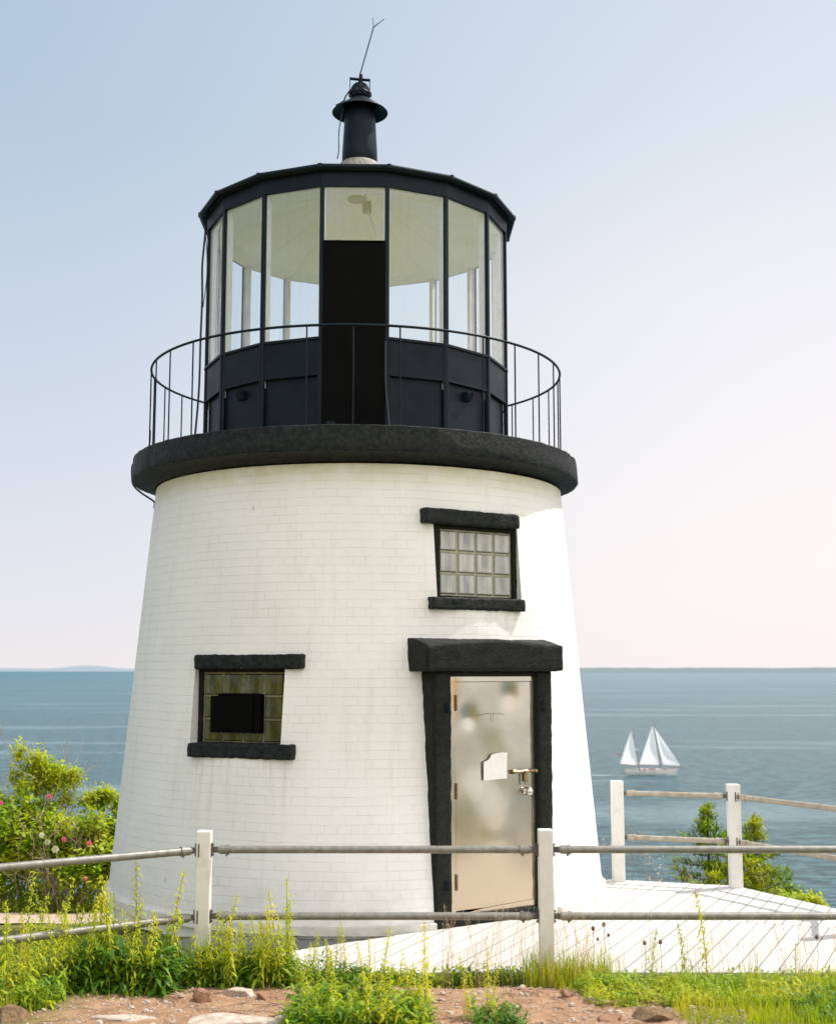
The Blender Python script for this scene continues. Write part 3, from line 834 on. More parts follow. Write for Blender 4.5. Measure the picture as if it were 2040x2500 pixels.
mb.build('lightning_rod', M['blackmetal'], vs, smooth=True)

# cables
def smooth_path(pts, n=6):
    P = [Vector(p) for p in pts]; out = []
    for i in range(len(P) - 1):
        p0, p1, p2, p3 = P[max(i - 1, 0)], P[i], P[i + 1], P[min(i + 2, len(P) - 1)]
        for k in range(n):
            t = k / n
            out.append(.5 * ((2 * p1) + (p2 - p0) * t + (2 * p0 - 5 * p1 + 4 * p2 - p3) * t * t + (3 * p1 - p0 - 3 * p2 + p3) * t ** 3))
    out.append(P[-1]); return out
mb = MB(); mb.tube(smooth_path([(cx - .105, cy - .06, 6.13), (cx - .15, cy - .08, 6.05), (cx - .17, cy - .1, 5.99), (cx - .25, cy - .12, 5.93)]), .009, 6); mb.build('cable', M['cable'], lh, smooth=True)
mb = MB(); mb.tube(smooth_path([(cx - .175, cy - .13, 5.90), (cx - .19, cy - .13, 5.80), (cx - .215, cy - .13, 5.62), (cx - .215, cy - .13, 5.42), (cx - .23, cy - .14, 5.33)]), .006, 6); mb.build('cable', M['cable'], lh, smooth=True)
mb = MB(); mb.tube(smooth_path([(-2.215, 12.2, 4.60), (-2.19, 12.2, 4.53), (-2.163, 12.2, 4.45), (-2.172, 12.2, 4.265), (-2.185, 12.2, 4.047), (-2.178, 12.2, 3.722), (-2.185, 12.2, 3.318), (-2.19, 12.2, 2.785), (-2.22, 12.2, 2.30), (-2.24, 12.2, 2.085)]), .011, 6); mb.build('cable', M['cable'], lh, smooth=True)
mb = MB(); mb.tube(smooth_path([(-2.16, 12.15, 4.45), (-2.125, 12.1, 4.2), (-2.12, 12.1, 3.9), (-2.15, 12.1, 3.6)]), .005, 6); mb.build('cable', M['cable'], lh, smooth=True)
mb = MB(); mb.tube(smooth_path([(-2.70, 12.35, 2.40), (-2.70, 12.35, 2.29), (-2.723, 12.40, 2.235), (-2.80, 12.45, 2.15), (-2.86, 12.48, 2.10), (-2.905, 12.5, 2.06), (-2.905, 12.5, 1.94), (-2.885, 12.5, 1.858), (-2.81, 12.5, 1.785), (-2.70, 12.5, 1.712), (-2.668, 12.5, 1.681), (-2.672, 12.5, 1.626)]), .0095, 6); mb.build('cable', M['cable'], lh, smooth=True)
fr, d, hw = lanframe(0)
mb = MB(); mb.tube(smooth_path([fr(hw - .012, d + .045, 2.98), fr(hw - .010, d + .05, 2.6), fr(hw + .01, d + .07, 2.35), fr(hw + .035, d + .12, 2.09)]), .009, 6); mb.build('cable', M['cable'], lh, smooth=True)

# --- windows
def block_grid(name, phi, d, t0, t1, z0, z1, mat, mortar, parent, skip=None):
    fr = frame(phi); g = MB(); mo = MB()
    nx, nz = 4, 3; gap = .012
    mo.box((t0 - .01, d - .05, z0 - .01), (t1 + .01, d - .006, z1 + .01), fr)
    w = (t1 - t0 - gap * (nx + 1)) / nx; h = (z1 - z0 - gap * (nz + 1)) / nz
    for i in range(nx):
        for j in range(nz):
            a = t0 + gap + i * (w + gap); b = z0 + gap + j * (h + gap)
            r = .012; P0 = [(a, b), (a + w, b), (a + w, b + h), (a, b + h)]; P1 = [(a + r, b + r), (a + w - r, b + r), (a + w - r, b + h - r), (a + r, b + h - r)]
            U0 = [(i, j), (i + .999, j), (i + .999, j + .999), (i, j + .999)]; e = .07
            U1 = [(i + e, j + e), (i + 1 - e, j + e), (i + 1 - e, j + 1 - e), (i + e, j + 1 - e)]
            g.face([fr(x, d + .004, z) for x, z in P1], U1)
            for q in range(4):
                q2 = (q + 1) % 4
                g.face([fr(P0[q][0], d - .008, P0[q][1]), fr(P0[q2][0], d - .008, P0[q2][1]), fr(P1[q2][0], d + .004, P1[q2][1]), fr(P1[q][0], d + .004, P1[q][1])], [U0[q], U0[q2], U1[q2], U1[q]])
    o = mo.build('block_mortar', mortar, parent)
    g.build(name, mat, parent)

def window(phi, d, g0, g1, z0, z1, o, lint, sill, mat, mortar, label, dl, ds):
    fr = frame(phi)
    mb = MB()
    for a0, a1, b0_, b1_ in ((o['t0'] + .002, g0, o['z0'] + .002, o['z1'] - .002), (g1, o['t1'] - .002, o['z0'] + .002, o['z1'] - .002), (g0, g1, z1, o['z1'] - .002), (g0, g1, o['z0'] + .002, z0)):
        if a1 - a0 < .004 or b1_ - b0_ < .004: continue
        mb.rough_box((a0, d - .06, b0_), (a1, d + .028, b1_), fr, step=.03, r=.004, amp=.0025, fs=25)
    win = mb.build('window', M['blackstone2'], lh, smooth=True)
    tag(win, label)
    block_grid('glass_blocks', phi, d, g0, g1, z0, z1, mat, mortar, win)
    mb = MB(); mb.rough_box((lint[0], 1.9, lint[2]), (lint[1], dl, lint[3]), fr, step=.018, r=.012, amp=.0032, fs=22, seed=2)
    mb.build('lintel', M['blackstone'], win, smooth=True)
    mb = MB(); mb.rough_box((sill[0], 1.95, sill[2]), (sill[1], ds, sill[3]), fr, step=.018, r=.008, amp=.0036, fs=22, seed=5)
    mb.build('sill', M['blackstone'], win, smooth=True)
    return win
wR = window(PW, 2.00, -.352, .432, .640, 1.222, OP[0], (-.549, .449, 1.254, 1.385), (-.516, .459, .512, .618), M['blockgrey'], M['mortar'], 'upper window of pale grey glass blocks above the door', 2.115, 2.175)
wL = window(PL, 2.06, -.484, .330, -.622, -.020, OP[2], (-.497, .558, .006, .130), (-.492, .520, -.735, -.615), M['blockgreen'], M['mortar2'], 'lower left window of dark green glass blocks with a black box in it', 2.205, 2.285)
fr = frame(PL)
mb = MB(); mb.box((-.365, 2.05, -.532), (.055, 2.13, -.222), fr); mb.box((.055, 2.05, -.534), (.125, 2.115, -.205), fr); mb.box((-.31, 2.05, -.222), (.09, 2.10, -.200), fr)
mb.build('black_box', M['blackpanel'], wL, bevel=.004)

# --- door surround, door and hardware
fr = frame(PD); DD = 2.315
mb = MB()
mb.rough_box((-.617, 1.95, -2.13), (-.449, DD, -.008), fr, step=.035, r=.006, amp=.0035, fs=14, seed=1)
mb.rough_box((.457, 1.95, -2.13), (.612, DD, -.008), fr, step=.035, r=.006, amp=.0035, fs=14, seed=4)
mb.rough_box((-.452, 1.95, -2.16), (.460, DD - .003, -1.998), fr, step=.035, r=.006, amp=.003, fs=14, seed=6)
mb.rough_box((-.452, 2.05, -.056), (.460, DD - .02, -.008), fr, step=.035, r=.004, amp=.002, fs=14, seed=8)
sur = mb.build('door_surround', M['blackstone2'], lh, smooth=True)
mb = MB()
def ltop(x, y):
    back = sstep(2.42, 2.10, y)
    gable = .055 * (1 - min(1, abs(x + .01) / .72))
    return lerp(gable, .060, back) 
mb.rough_box((-.722, 1.93, -.012), (.708, 2.37, .205), fr, step=.026, r=.010, amp=.003, fs=20, top=ltop, seed=3)
mb.build('lintel', M['blackstone2'], sur, smooth=True)
for t, z in ((-.495, -.312), (.517, -.312), (-.498, -1.74)):
    mb = MB(); mb.box((t - .016, DD - .004, z - .04), (t + .016, DD + .010, z + .04), fr); mb.tube([fr(t, DD + .03, z - .045), fr(t, DD + .03, z + .03)], .007, 8); mb.tube([fr(t, DD, z - .03), fr(t, DD + .034, z - .03)], .006, 6)
    mb.build('pintle', M['blackmetal'], sur, bevel=.002)
FD = DD - .045
mb = MB()
mb.box((-.448, FD - .06, -1.998), (-.376, FD, -.055), fr); mb.box((.427, FD - .06, -1.998), (.456, FD, -.055), fr); mb.box((-.376, FD - .06, -.099), (.427, FD, -.055), fr)
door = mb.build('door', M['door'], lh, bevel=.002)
tag(door, 'dented bare steel door in a black granite surround')
# leaf: gently dented sheet
mb = MB(); nx, nz = 60, 130
x0, x1, z0, z1 = -.372, .423, -1.965, -.103
def dent(x, z):
    d = 0
    for (a, b, s, h) in ((-.238, -.400, .065, -.010), (.19, -.220, .085, -.010), (.02, -1.38, .24, .020), (-.05, -.75, .30, -.010), (.2, -1.75, .22, .008), (-.2, -1.1, .15, .006)):
        d += h * math.exp(-((x - a) ** 2 + ((z - b) * .9) ** 2) / (s * s))
    d += .005 * noise.noise(Vector((x * 2.6, z * 1.8, 3)))
    return d
rows = []
for j in range(nz + 1):
    zb = lerp(z0, z1, j / nz)
    row = []
    for i in range(nx + 1):
        x = lerp(x0, x1, i / nx); zz = zb
        if j == 0: zz += .000
        row.append(fr(x, FD - .006 + dent(x, zz), zz))
    rows.append(row)
mb.grid(rows)
mb.box((x0, FD - .05, z0), (x1, FD - .02, z1), fr)
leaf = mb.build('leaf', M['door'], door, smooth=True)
mb = MB(); A = [(-.37, -1.998), (.422, -1.998), (.422, -1.945), (-.10, -1.968)]
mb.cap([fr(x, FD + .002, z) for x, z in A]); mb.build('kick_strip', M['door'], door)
for z in (-.275, -1.00, -1.735):
    mb = MB(); mb.tube([fr(-.375, FD + .006, z - .065), fr(-.375, FD + .006, z + .065)], .010, 10); mb.box((-.389, FD, z - .062), (-.360, FD + .004, z + .062), fr)
    mb.build('hinge', M['hinge'], door, smooth=False)
mb = MB()
pp = [(x + .014, z) for x, z in [(-.112, -.925), (.132, -.918), (.137, -.700), (.112, -.702), (.09, -.697), (.02, -.704), (-.028, -.712), (-.042, -.738), (-.066, -.758), (-.110, -.772)]]
mb.cap([fr(x, FD + .008, z) for x, z in pp]); q = mb.build('paper_notice', M['paper'], door)
mb = MB(); mb.tube([fr(.215, FD + .022, -.868), fr(.455, FD + .022, -.862)], .0125, 12)
for x in (.215, .335, .448): mb.tube([fr(x - .014, FD + .022, -.8665), fr(x + .014, FD + .022, -.8655)], .019, 12)
mb.box((.20, FD - .004, -.885), (.30, FD + .010, -.848), fr)
mb.tube([fr(.315, FD + .03, -.88), fr(.322, FD + .034, -.975)], [.009, .006], 10)
mb.box((.335, FD, -.955), (.365, FD + .022, -.885), fr)
mb.build('slide_bolt', M['brass'], door, smooth=False)
mb = MB(); c = fr(.355, FD, -1.036); nvec = (fr(0, 1, 0) - fr(0, 0, 0)); tv = (fr(1, 0, 0) - fr(0, 0, 0))
prof = [(.033, 0), (.034, .006), (.015, .010), (.014, .030), (.028, .038), (.035, .050), (.033, .064), (.020, .074), (.002, .077)]
mb.grid([[c + nvec * h + (tv * math.cos(2 * PI * i / 24) + Vector((0, 0, 1)) * math.sin(2 * PI * i / 24)) * r for i in range(24)] for r, h in prof], close=True)
mb.build('knob', M['chrome'], door, smooth=True)
mb = MB(); mb.tube(smooth_path([fr(-.16, FD + .006, -.385), fr(-.10, FD + .008, -.376), (fr(-.02, FD + .008, -.370)), fr(.08, FD + .008, -.372), fr(.13, FD + .006, -.378)]), .002, 5)
mb.tube([fr(.005, FD + .008, -.37), fr(.005, FD + .008, -.44)], .0022, 5)
mb.build('wire', M['brass'], door, smooth=True)
# dark core so nothing shines through
mb = MB(); lathe(mb, (AX.x, AX.y), [(1.88, -2.2), (1.88, 1.78), (.01, 1.79)], 48); mb.build('inner_core', M['dark'], lh)

# ------------------------------------------------------------------ deck
def clip_poly(poly, nx, ny, c):    # keep nx*x+ny*y<=c
    out = []
    for i in range(len(poly)):
        a, b = poly[i], poly[(i + 1) % len(poly)]
        da = nx * a[0] + ny * a[1] - c; db = nx * b[0] + ny * b[1] - c
        if da <= 0: out.append(a)
        if (da < 0 < db) or (db < 0 < da):
            t = da / (da - db); out.append((lerp(a[0], b[0], t), lerp(a[1], b[1], t)))
    return out
DZ = -2.08
deck = empty('wooden_deck', (1.5, 10.8, DZ))
tag(deck, 'white painted plank deck round the right side of the tower foot', 'deck')
front = [(-1.06, 8.95), (4.9, 8.95), (4.9, 9.96), (1.25, 11.142), (.18, 10.41), (-1.03, 9.56)]
backp = [(1.25, 11.146), (4.6, 10.06), (4.45, 10.10), (3.66, 11.28), (3.08, 12.44), (1.95, 12.80), (1.2, 12.6)]
ba = R(25); ux, uy = math.cos(ba), -math.sin(ba)      # across the boards
mb = MB(); pw, gap = .1395, .0105
for poly, off in ((front, 0.0), (backp, .048)):
    cs = [ux * x + uy * y for x, y in poly]
    k0 = int(math.floor((min(cs) - off) / pw)) - 1; k1 = int(math.ceil((max(cs) - off) / pw)) + 1
    for k in range(k0, k1):
        a = k * pw + off + gap / 2; b = (k + 1) * pw + off - gap / 2
        pl = clip_poly(clip_poly(poly, ux, uy, b), -ux, -uy, -a)
        if len(pl) < 3: continue
        if poly is front: pl = clip_poly(pl, .3075, .9516, .3075 * 1.25 + .9516 * 11.142 - .004)
        dz = random.uniform(-.0015, .0015)
        mb.face([(x, y, DZ + dz) for x, y in pl])
        for i in range(len(pl)):
            p, q = pl[i], pl[(i + 1) % len(pl)]
            mb.face([(p[0], p[1], DZ + dz), (q[0], q[1], DZ + dz), (q[0], q[1], DZ - .028), (p[0], p[1], DZ - .028)])
pk = mb.build('planks', M['deck'], deck, fix=False)
bm = bmesh.new(); bm.from_mesh(pk.data); bmesh.ops.remove_doubles(bm, verts=bm.verts, dist=.0001); bmesh.ops.recalc_face_normals(bm, faces=bm.faces); bm.to_mesh(pk.data); bm.free()
mb = MB()
def wallstrip(a, b, z0, z1, th=.035):
    a, b = Vector((*a, 0)), Vector((*b, 0)); d = (b - a).normalized(); n_ = Vector((d.y, -d.x, 0)) * th
    P = [a, b, b - n_, a - n_]
    mb.face([(p.x, p.y, z1) for p in P])
    for i in range(4):
        p, q = P[i], P[(i + 1) % 4]; mb.face([(p.x, p.y, z0), (q.x, q.y, z0), (q.x, q.y, z1), (p.x, p.y, z1)])
wallstrip((-1.04, 8.965), (4.88, 8.965), DZ - .16, DZ - .030)
wallstrip((3.62, 11.24), (3.06, 12.41), DZ - .2, DZ - .030); wallstrip((3.06, 12.41), (1.95, 12.77), DZ - .2, DZ - .030); wallstrip((4.40, 10.1), (3.63, 11.24), DZ - .2, DZ - .03)
wallstrip((-1.01, 9.54), (-1.04, 8.97), DZ - .16, DZ - .03); wallstrip((.17, 10.39), (-1.01, 9.54), DZ - .16, DZ - .03)
for x in [i * .61 - 1 for i in range(10)]:
    mb.box((x, 9.01, DZ - .16), (x + .04, 10.4, DZ - .031))
mb.face([(-1.0, 9.05, DZ - .10), (4.8, 9.05, DZ - .10), (4.3, 10.1, DZ - .10), (3.05, 12.3, DZ - .10), (1.2, 12.5, DZ - .10), (.2, 10.5, DZ - .10), (-1.0, 9.6, DZ - .10)])
mb.build('joists', M['deckframe'], deck)

# ------------------------------------------------------------------ railings
def post_at(x, y, z0, z1, parent, rz=0.0, wd=.0495):
    fr = lambda a, b, z: Vector((x + a * math.cos(rz) - b * math.sin(rz), y + a * math.sin(rz) + b * math.cos(rz), z))
    mb = MB(); mb.box((-wd, -wd, z0), (wd, wd, z1), fr)
    return mb.build('post', M['postpaint'], parent, bevel=.007)
def rail_between(a, b, z, parent, ra=.026, ends=(True, True), za=None, mat='galv'):
    A, B = Vector((*a, z)), Vector((*b, z if za is None else za)); d = (B - A).normalized()
    A1, B1 = A + d * .050, B - d * .050
    mb = MB(); mb.tube([A1 + d * .05, B1 - d * .05], ra, 14)
    rl = mb.build('rail', M[mat], parent, smooth=True)
    for e, P, s in ((ends[0], A1, 1), (ends[1], B1, -1)):
        if not e: continue
        n_ = Vector((d.y, -d.x, 0))
        mb = MB()
        mb.box((0, -.006, -.045), (.007, .006, .045), lambda x, y, zz, P=P, s=s: P + d * s * x + n_ * y * 5 + Vector((0, 0, zz)))
        mb.box((.004, -.012, -.020), (.060, .012, .020), lambda x, y, zz, P=P, s=s: P + d * s * x + n_ * y + Vector((0, 0, zz)))
        for zz in (-.034, .034): mb.tube([P + d * s * .004 + Vector((0, 0, zz)), P + d * s * .018 + Vector((0, 0, zz))], .008, 6)
        mb.build('bracket', M['bracket'], rl, bevel=.002)
        mb = MB(); q0 = P + d * s * .045; q1 = P + d * s * .125
        mb.tube([q0, q0 + d * s * .012, q0 + d * s * .014, q1 - d * s * .022, q1 - d * s * .020, q1], [ra * .8, ra * 1.0, ra * 1.16, ra * 1.16, ra * 1.34, ra * 1.34], 14, mi=0)
        mb.tube([P + d * s * .105 + Vector((0, 0, -ra * 1.2)), P + d * s * .105 + Vector((0, 0, -ra * 1.7))], .008, 8)
        mb.build('collar', M[mat], rl, smooth=False)
    return rl
F1 = empty('front_railing', (-.3, 8.85, -2.1)); tag(F1, 'nearer two-rail pipe fence on white posts crossing in front of the tower', 'railing')
PA, PB = (-1.480, 8.85), (.881, 8.85)
PC = (3.30, 8.85)
PZ = (-3.42, 7.50)
post_at(*PA, -2.25, -1.108, F1); post_at(*PB, -2.25, -1.098, F1); post_at(*PC, -2.25, -1.10, F1); post_at(*PZ, -2.25, -1.108, F1, R(35))
for z in (-1.236, -1.683):
    rail_between(PA, PB, z, F1); rail_between(PB, PC, z, F1); rail_between(PA, PZ, z, F1)
F2 = empty('back_railing', (2.5, 12.5, -2.1)); tag(F2, 'farther two-rail pipe fence on white posts along the seaward deck edge', 'railing')
Q0, Q1, Q2, Q3, Q4 = (1.0, 13.1), (1.992, 12.72), (3.065, 12.36), (3.84, 11.04), (3.62, 10.30)
M['galvlit'] = simple('sunlit_pipe', (.46, .41, .33), (.30, .26, .20), rough=.5, metal=.2, nscale=18)  # lit copy of the galvanised pipe: sunlight painted in as paler beige
for q, rz in ((Q1, R(-19)), (Q2, R(-19)), (Q3, R(-60)), (Q4, R(-75))): post_at(*q, DZ - .2, -1.105, F2, rz * 0 + (0 if q in (Q1, Q2) else rz), wd=.058)
for z in (-1.222, -1.652):
    rail_between(Q1, Q2, z, F2, mat='galvlit'); rail_between(Q2, Q3, z, F2, mat='galvlit'); rail_between(Q3, Q4, z, F2, mat='galvlit')

# ------------------------------------------------------------------ sailing ketch
BX, BY, BZ = 78.0, 426.0, -35.0
boat = empty('sailing_boat', (BX, BY, BZ))
tag(boat, 'white two-masted sailing boat with three raised white sails out on the sea', 'sailing boat')
def bp(x, y, z): return Vector((BX + x, BY + y, BZ + z))
mb = MB(); rows = []
L0, L1 = -8.0, 8.2
for i in range(25):
    t = i / 24; x = lerp(L0, L1, t)
    beam = 2.0 * (math.sin(PI * min(1, .22 + t * .80)) ** .7 if t < .98 else .05)
    sheer = 1.35 + .95 * (t - .45) ** 2 * 2.4 + (.25 * t)
    keel = .0
    xo = lambda f: x + (1.1 * f if t > .9 else (-.9 * f if t < .08 else 0))
    rows.append([bp(xo(1), -beam, sheer), bp(xo(.9), -beam * 1.0, sheer * .7), bp(x, -beam * .86, .25), bp(x, -beam * .6, -.5), bp(x, 0, -.9), bp(x, beam * .6, -.5), bp(x, beam * .86, .25), bp(xo(.9), beam, sheer * .7), bp(xo(1), beam, sheer)])
mb.grid(rows); mb.cap(rows[0]); mb.cap(list(reversed(rows[-1])))
hull = mb.build('hull', M['hull'], boat, smooth=True)
mb = MB(); mb.grid([[r[0] + Vector((0, .1, -.15)), r[8] + Vector((0, -.1, -.15))] for r in rows]); mb.build('deck', M['varnish'], hull)
mb = MB(); mb.box((-3.4, -1.0, 1.3), (-.4, 1.0, 2.05), bp); mb.box((1.6, -.8, 1.4), (3.6, .8, 2.0), bp)
mb.build('cabin', M['hull'], boat, bevel=.08)
mb = MB(); mb.tube([bp(7.2, 0, 2.2), bp(10.8, 0, 2.75)], .13, 8); mb.build('bowsprit', M['varnish'], boat, smooth=True)
def mast(x, h, rake): 
    mb = MB(); mb.tube([bp(x, 0, 1), bp(x - rake, 0, h)], [.17, .08], 8); return mb.build('mast', M['varnish'], boat, smooth=True)
ms = mast(3.0, 17.6, .0 + 2.6 * 0); 
def sail(name, A, B, C, belly, parent):
    """A peak, B tack, C clew"""
    A, B, C = Vector(A), Vector(B), Vector(C); mb = MB(); n = 12; rows = []
    for i in range(n + 1):
        u = i / n; row = []
        for j in range(n + 1):
            v = j / n; p = A.lerp(B, u).lerp(A.lerp(C, u), v)
            p = p + Vector((0, -belly * math.sin(PI * v) * math.sin(PI * min(1, u * 1.02)) , 0)); row.append(bp(*p))
        rows.append(row)
    mb.grid(rows); return mb.build(name, M['sail'], parent, smooth=True)
# main mast stands at x=3; photo: top at 1355 px, foot at 1372 px (raked aft)
bpy.data.objects.remove(ms)
mb = MB(); mb.tube([bp(3.8, 0, 1), bp(1.3, 0, 17.6)], [.17, .08], 8); m1 = mb.build('mast', M['varnish'], boat, smooth=True)
mb = MB(); mb.tube([bp(-3.5, 0, 1), bp(-6.0, 0, 15.4)], [.15, .07], 8); m2 = mb.build('mast', M['varnish'], boat, smooth=True)
s1 = sail('mainsail', (1.2, -.1, 16.7), (3.25, -.1, 3.3), (-3.7, -.6, 3.5), .7, boat)
s2 = sail('mizzen_sail', (-6.1, -.1, 14.8), (-3.9, -.1, 3.1), (-10.2, -.5, 3.7), .6, boat)
s3 = sail('jib', (1.75, -.1, 15.6), (10.3, 0, 3.0), (4.2, -.8, 3.4), .8, boat)
for A, B in (((3.5, 0, 3.2), (-3.9, -.6, 3.3)), ((-3.8, 0, 3.0), (-10.4, -.5, 3.5))):
    mb = MB(); mb.tube([bp(*A), bp(*B)], .09, 6); mb.build('boom', M['varnish'], boat, smooth=True)
mb = MB()
for A, B in (((1.35, 0, 17.2), (10.7, 0, 2.8)), ((-6, 0, 15.2), (1.5, 0, 16.6)), ((1.4, 0, 16.5), (3.2, -1.9, 1.6)), ((1.4, 0, 16.5), (3.2, 1.9, 1.6)), ((-5.9, 0, 14.6), (-4, -1.8, 1.6)), ((-5.9, 0, 14.6), (-4, 1.8, 1.6))):
    mb.tube([bp(*A), bp(*B)], .022, 5)
mb.build('rigging', M['cable'], boat)
mb = MB(); mb.tube([bp(-8.3, 0, 1.8), bp(-9.6, 0, 6.6)], .04, 6); mb.build('flagstaff', M['varnish'], boat)
mb = MB(); mb.grid([[bp(-9.6 - i * .2, .12 * math.sin(i * 1.1), 7.2 - j * .22 - i * .05) for i in range(7)] for j in range(4)]); mb.build('flag', M['red'], boat, smooth=True)
mb = MB(); mb.box((-4.9, -.3, 8.0), (-4.1, .3, 8.5), bp); mb.build('radar', M['hull'], boat, bevel=.1)
mb = MB(); mb.grid([[(x, BY - 2.5 + .8 * noise.noise(Vector((x * .2, 0, 0))) + dy * (1 + .02 * (BX - 7 - x)), BZ + .03) for dy in (-.6, 0, .6)] for x in [BX - 8 - k * 2.2 for k in range(22)]])
mb.build('water_wake', M['foam'], smooth=True)['kind'] = 'structure'
mb = MB()
for k in range(40):
    x = BX + 5.5 + random.random() * 3.2; y = BY - 1.6 + random.uniform(-.8, .3); r_ = random.uniform(.12, .34)
    mb.face([(x - r_, y, BZ + .04), (x + r_, y, BZ + .04), (x + r_ * .7, y, BZ + r_ * 1.6), (x - r_ * .5, y, BZ + r_ * 1.3)])
mb.build('bow_wave', M['foam'], boat)
# crew
def person(x, y, z, shirt, label, lean=0.0):
    me = bpy.data.meshes.new('person')
    V = [(0, 0, .0), (0, 0, .28), (0, 0, .5), (0, 0, .62), (.02, -.02, .80), (.12, -.32, .02), (.12, -.34, -.38), (-.12, -.32, .02), (-.12, -.34, -.38), (.24, 0, .48), (.30, -.12, .22), (.20, -.30, .16), (-.24, 0, .48), (-.30, -.12, .22), (-.20, -.30, .16)]
    E = [(0, 1), (1, 2), (2, 3), (3, 4), (0, 5), (5, 6), (0, 7), (7, 8), (2, 9), (9, 10), (10, 11), (2, 12), (12, 13), (13, 14)]
    me.from_pydata(V, E, []); o = bpy.data.objects.new('person', me); col.objects.link(o)
    sk = o.modifiers.new('Skin', 'SKIN')
    rad = [.15, .15, .15, .06, .11, .085, .05, .085, .05, .06, .045, .035, .06, .045, .035]
    for i, v in enumerate(me.skin_vertices[0].data): v.radius = (rad[i], rad[i]); v.use_root = (i == 0)
    sb = o.modifiers.new('Sub', 'SUBSURF'); sb.levels = 1; sb.render_levels = 1
    me.materials.append(shirt); o.location = bp(x, y, z); o.rotation_euler = (0, 0, lean)
    tag(o, label, 'person', 'crew and passengers on the sailing boat')
person(-6.3, -.9, 1.95, M['orange'], 'tiny seated figure nearest the stern of the sailing boat', .3)
person(-4.6, -1.2, 1.75, M['whitepaint'], 'pale seated figure under the mizzen boom of the sailing boat', -.2)
person(-.2, -1.2, 1.75, M['orange'], 'orange figure sitting by the cabin of the sailing boat', .1)
person(.9, -1.1, 1.8, M['red'], 'red figure sitting just aft of the main mast of the sailing boat', .5)
person(-2.0, -1.25, 1.7, M['orange'], 'orange figure beside the cabin door of the sailing boat', -.4)
person(5.2, -.8, 1.9, M['skin'], 'bare-armed figure forward of the main mast of the sailing boat', .2)

# ------------------------------------------------------------------ plants
def leaf_strip(mb, p, d, up, L, W, droop, nseg=3, mi=0, fold=.25):
    """pointed leaf starting at p, heading d, curling down by droop"""
    d = d.normalized(); side = d.cross(up)
    if side.length < 1e-4: side = Vector((1, 0, 0))
    side.normalize(); nrm = side.cross(d)
    prof = [0.28, 1.0, .72, .04] if nseg == 3 else [.3, .85, 1.0, .6, .04]
    rows = []
    for i in range(nseg + 1):
        t = i / nseg
        c = p + d * L * t * (1 - .15 * droop * t) - Vector((0, 0, 1)) * L * droop * t * t * .8
        w_ = W * prof[i] * .5
        rows.append([c - side * w_, c + side * w_])
    mb.grid(rows, mi=mi)

def goldenrod(seed, h, nleaf, leafL=.085, lean=.1, tuft=True, leafW=.0185):
    """one upright weed: returns (stem MB, leaf MB) around the origin"""
    rnd = random.Random(seed); st = MB(); lf = MB()
    la = rnd.uniform(0, 2 * PI); pts = []
    for i in range(8):
        t = i / 7; pts.append(Vector((math.cos(la) * lean * h * t * t, math.sin(la) * lean * h * t * t, h * t)))
    st.tube(pts, [.0042 - .0030 * i / 7 for i in range(8)], 5)
    for k in range(nleaf):
        t = .10 + .88 * (k / nleaf) ** .9
        f = t * 7; i = min(int(f), 6); p = pts[i].lerp(pts[i + 1], f - i)
        a = k * 2.4 + rnd.uniform(-.4, .4)
        el = rnd.uniform(.2, .9) + .45 * t
        L = leafL * (1.15 - .58 * t * t - .08 * t) * rnd.uniform(.75, 1.25)
        d = Vector((math.cos(a) * math.cos(el), math.sin(a) * math.cos(el), math.sin(el)))
        leaf_strip(lf, p, d, Vector((0, 0, 1)), L, leafW * (1.15 - .5 * t), rnd.uniform(.5, 1.25))
    if tuft:
        for k in range(9):
            a = rnd.uniform(0, 2 * PI); el = rnd.uniform(.6, 1.4)
            d = Vector((math.cos(a) * math.cos(el), math.sin(a) * math.cos(el), math.sin(el)))
            leaf_strip(lf, pts[-1] + Vector((0, 0, -rnd.random() * .05)), d, Vector((0, 0, 1)), rnd.uniform(.018, .04), .006, .1)
    return st, lf

protos = []
for s in range(7):
    h = [.62, .72, .55, .80, .48, .66, .58][s]
    st, lf = goldenrod(s + 11, 1.0 * h, [64, 72, 56, 82, 52, 68, 60][s], leafL=[.125, .135, .115, .13, .14, .115, .135][s], lean=[.10, .14, .06, .12, .18, .1, .2][s])
    protos.append((st, lf, h))
proto_obj = {}
def plant(idx, x, y, scale, rz, label, group, name='goldenrod', cat='weed', m='weed', z=None):
    st, lf, h = protos[idx]
    z = hground(x, y) - .01 if z is None else z
    key = (idx, m)
    e = empty(name, (x, y, z), rz); e.scale = (scale, scale, scale)
    if key not in proto_obj:
        a = st.build('stem', M['stem']); b = lf.build('foliage', M[m], fix=False)
        a.parent = e; b.parent = e; proto_obj[key] = (a, b)
    else:
        for src in proto_obj[key]:
            c = src.copy(); col.objects.link(c); c.parent = e
    tag(e, label, cat, group)
    return e

def patch(n, xr, yr, sr, label, group, m='weed', seed=1, zf=None, ids=range(7)):
    rnd = random.Random(seed); ids = list(ids)
    for i in range(n):
        x = rnd.uniform(*xr); y = rnd.uniform(*yr)
        plant(rnd.choice(ids), x, y, rnd.uniform(*sr), rnd.uniform(0, 6.28), label, group, m=m)
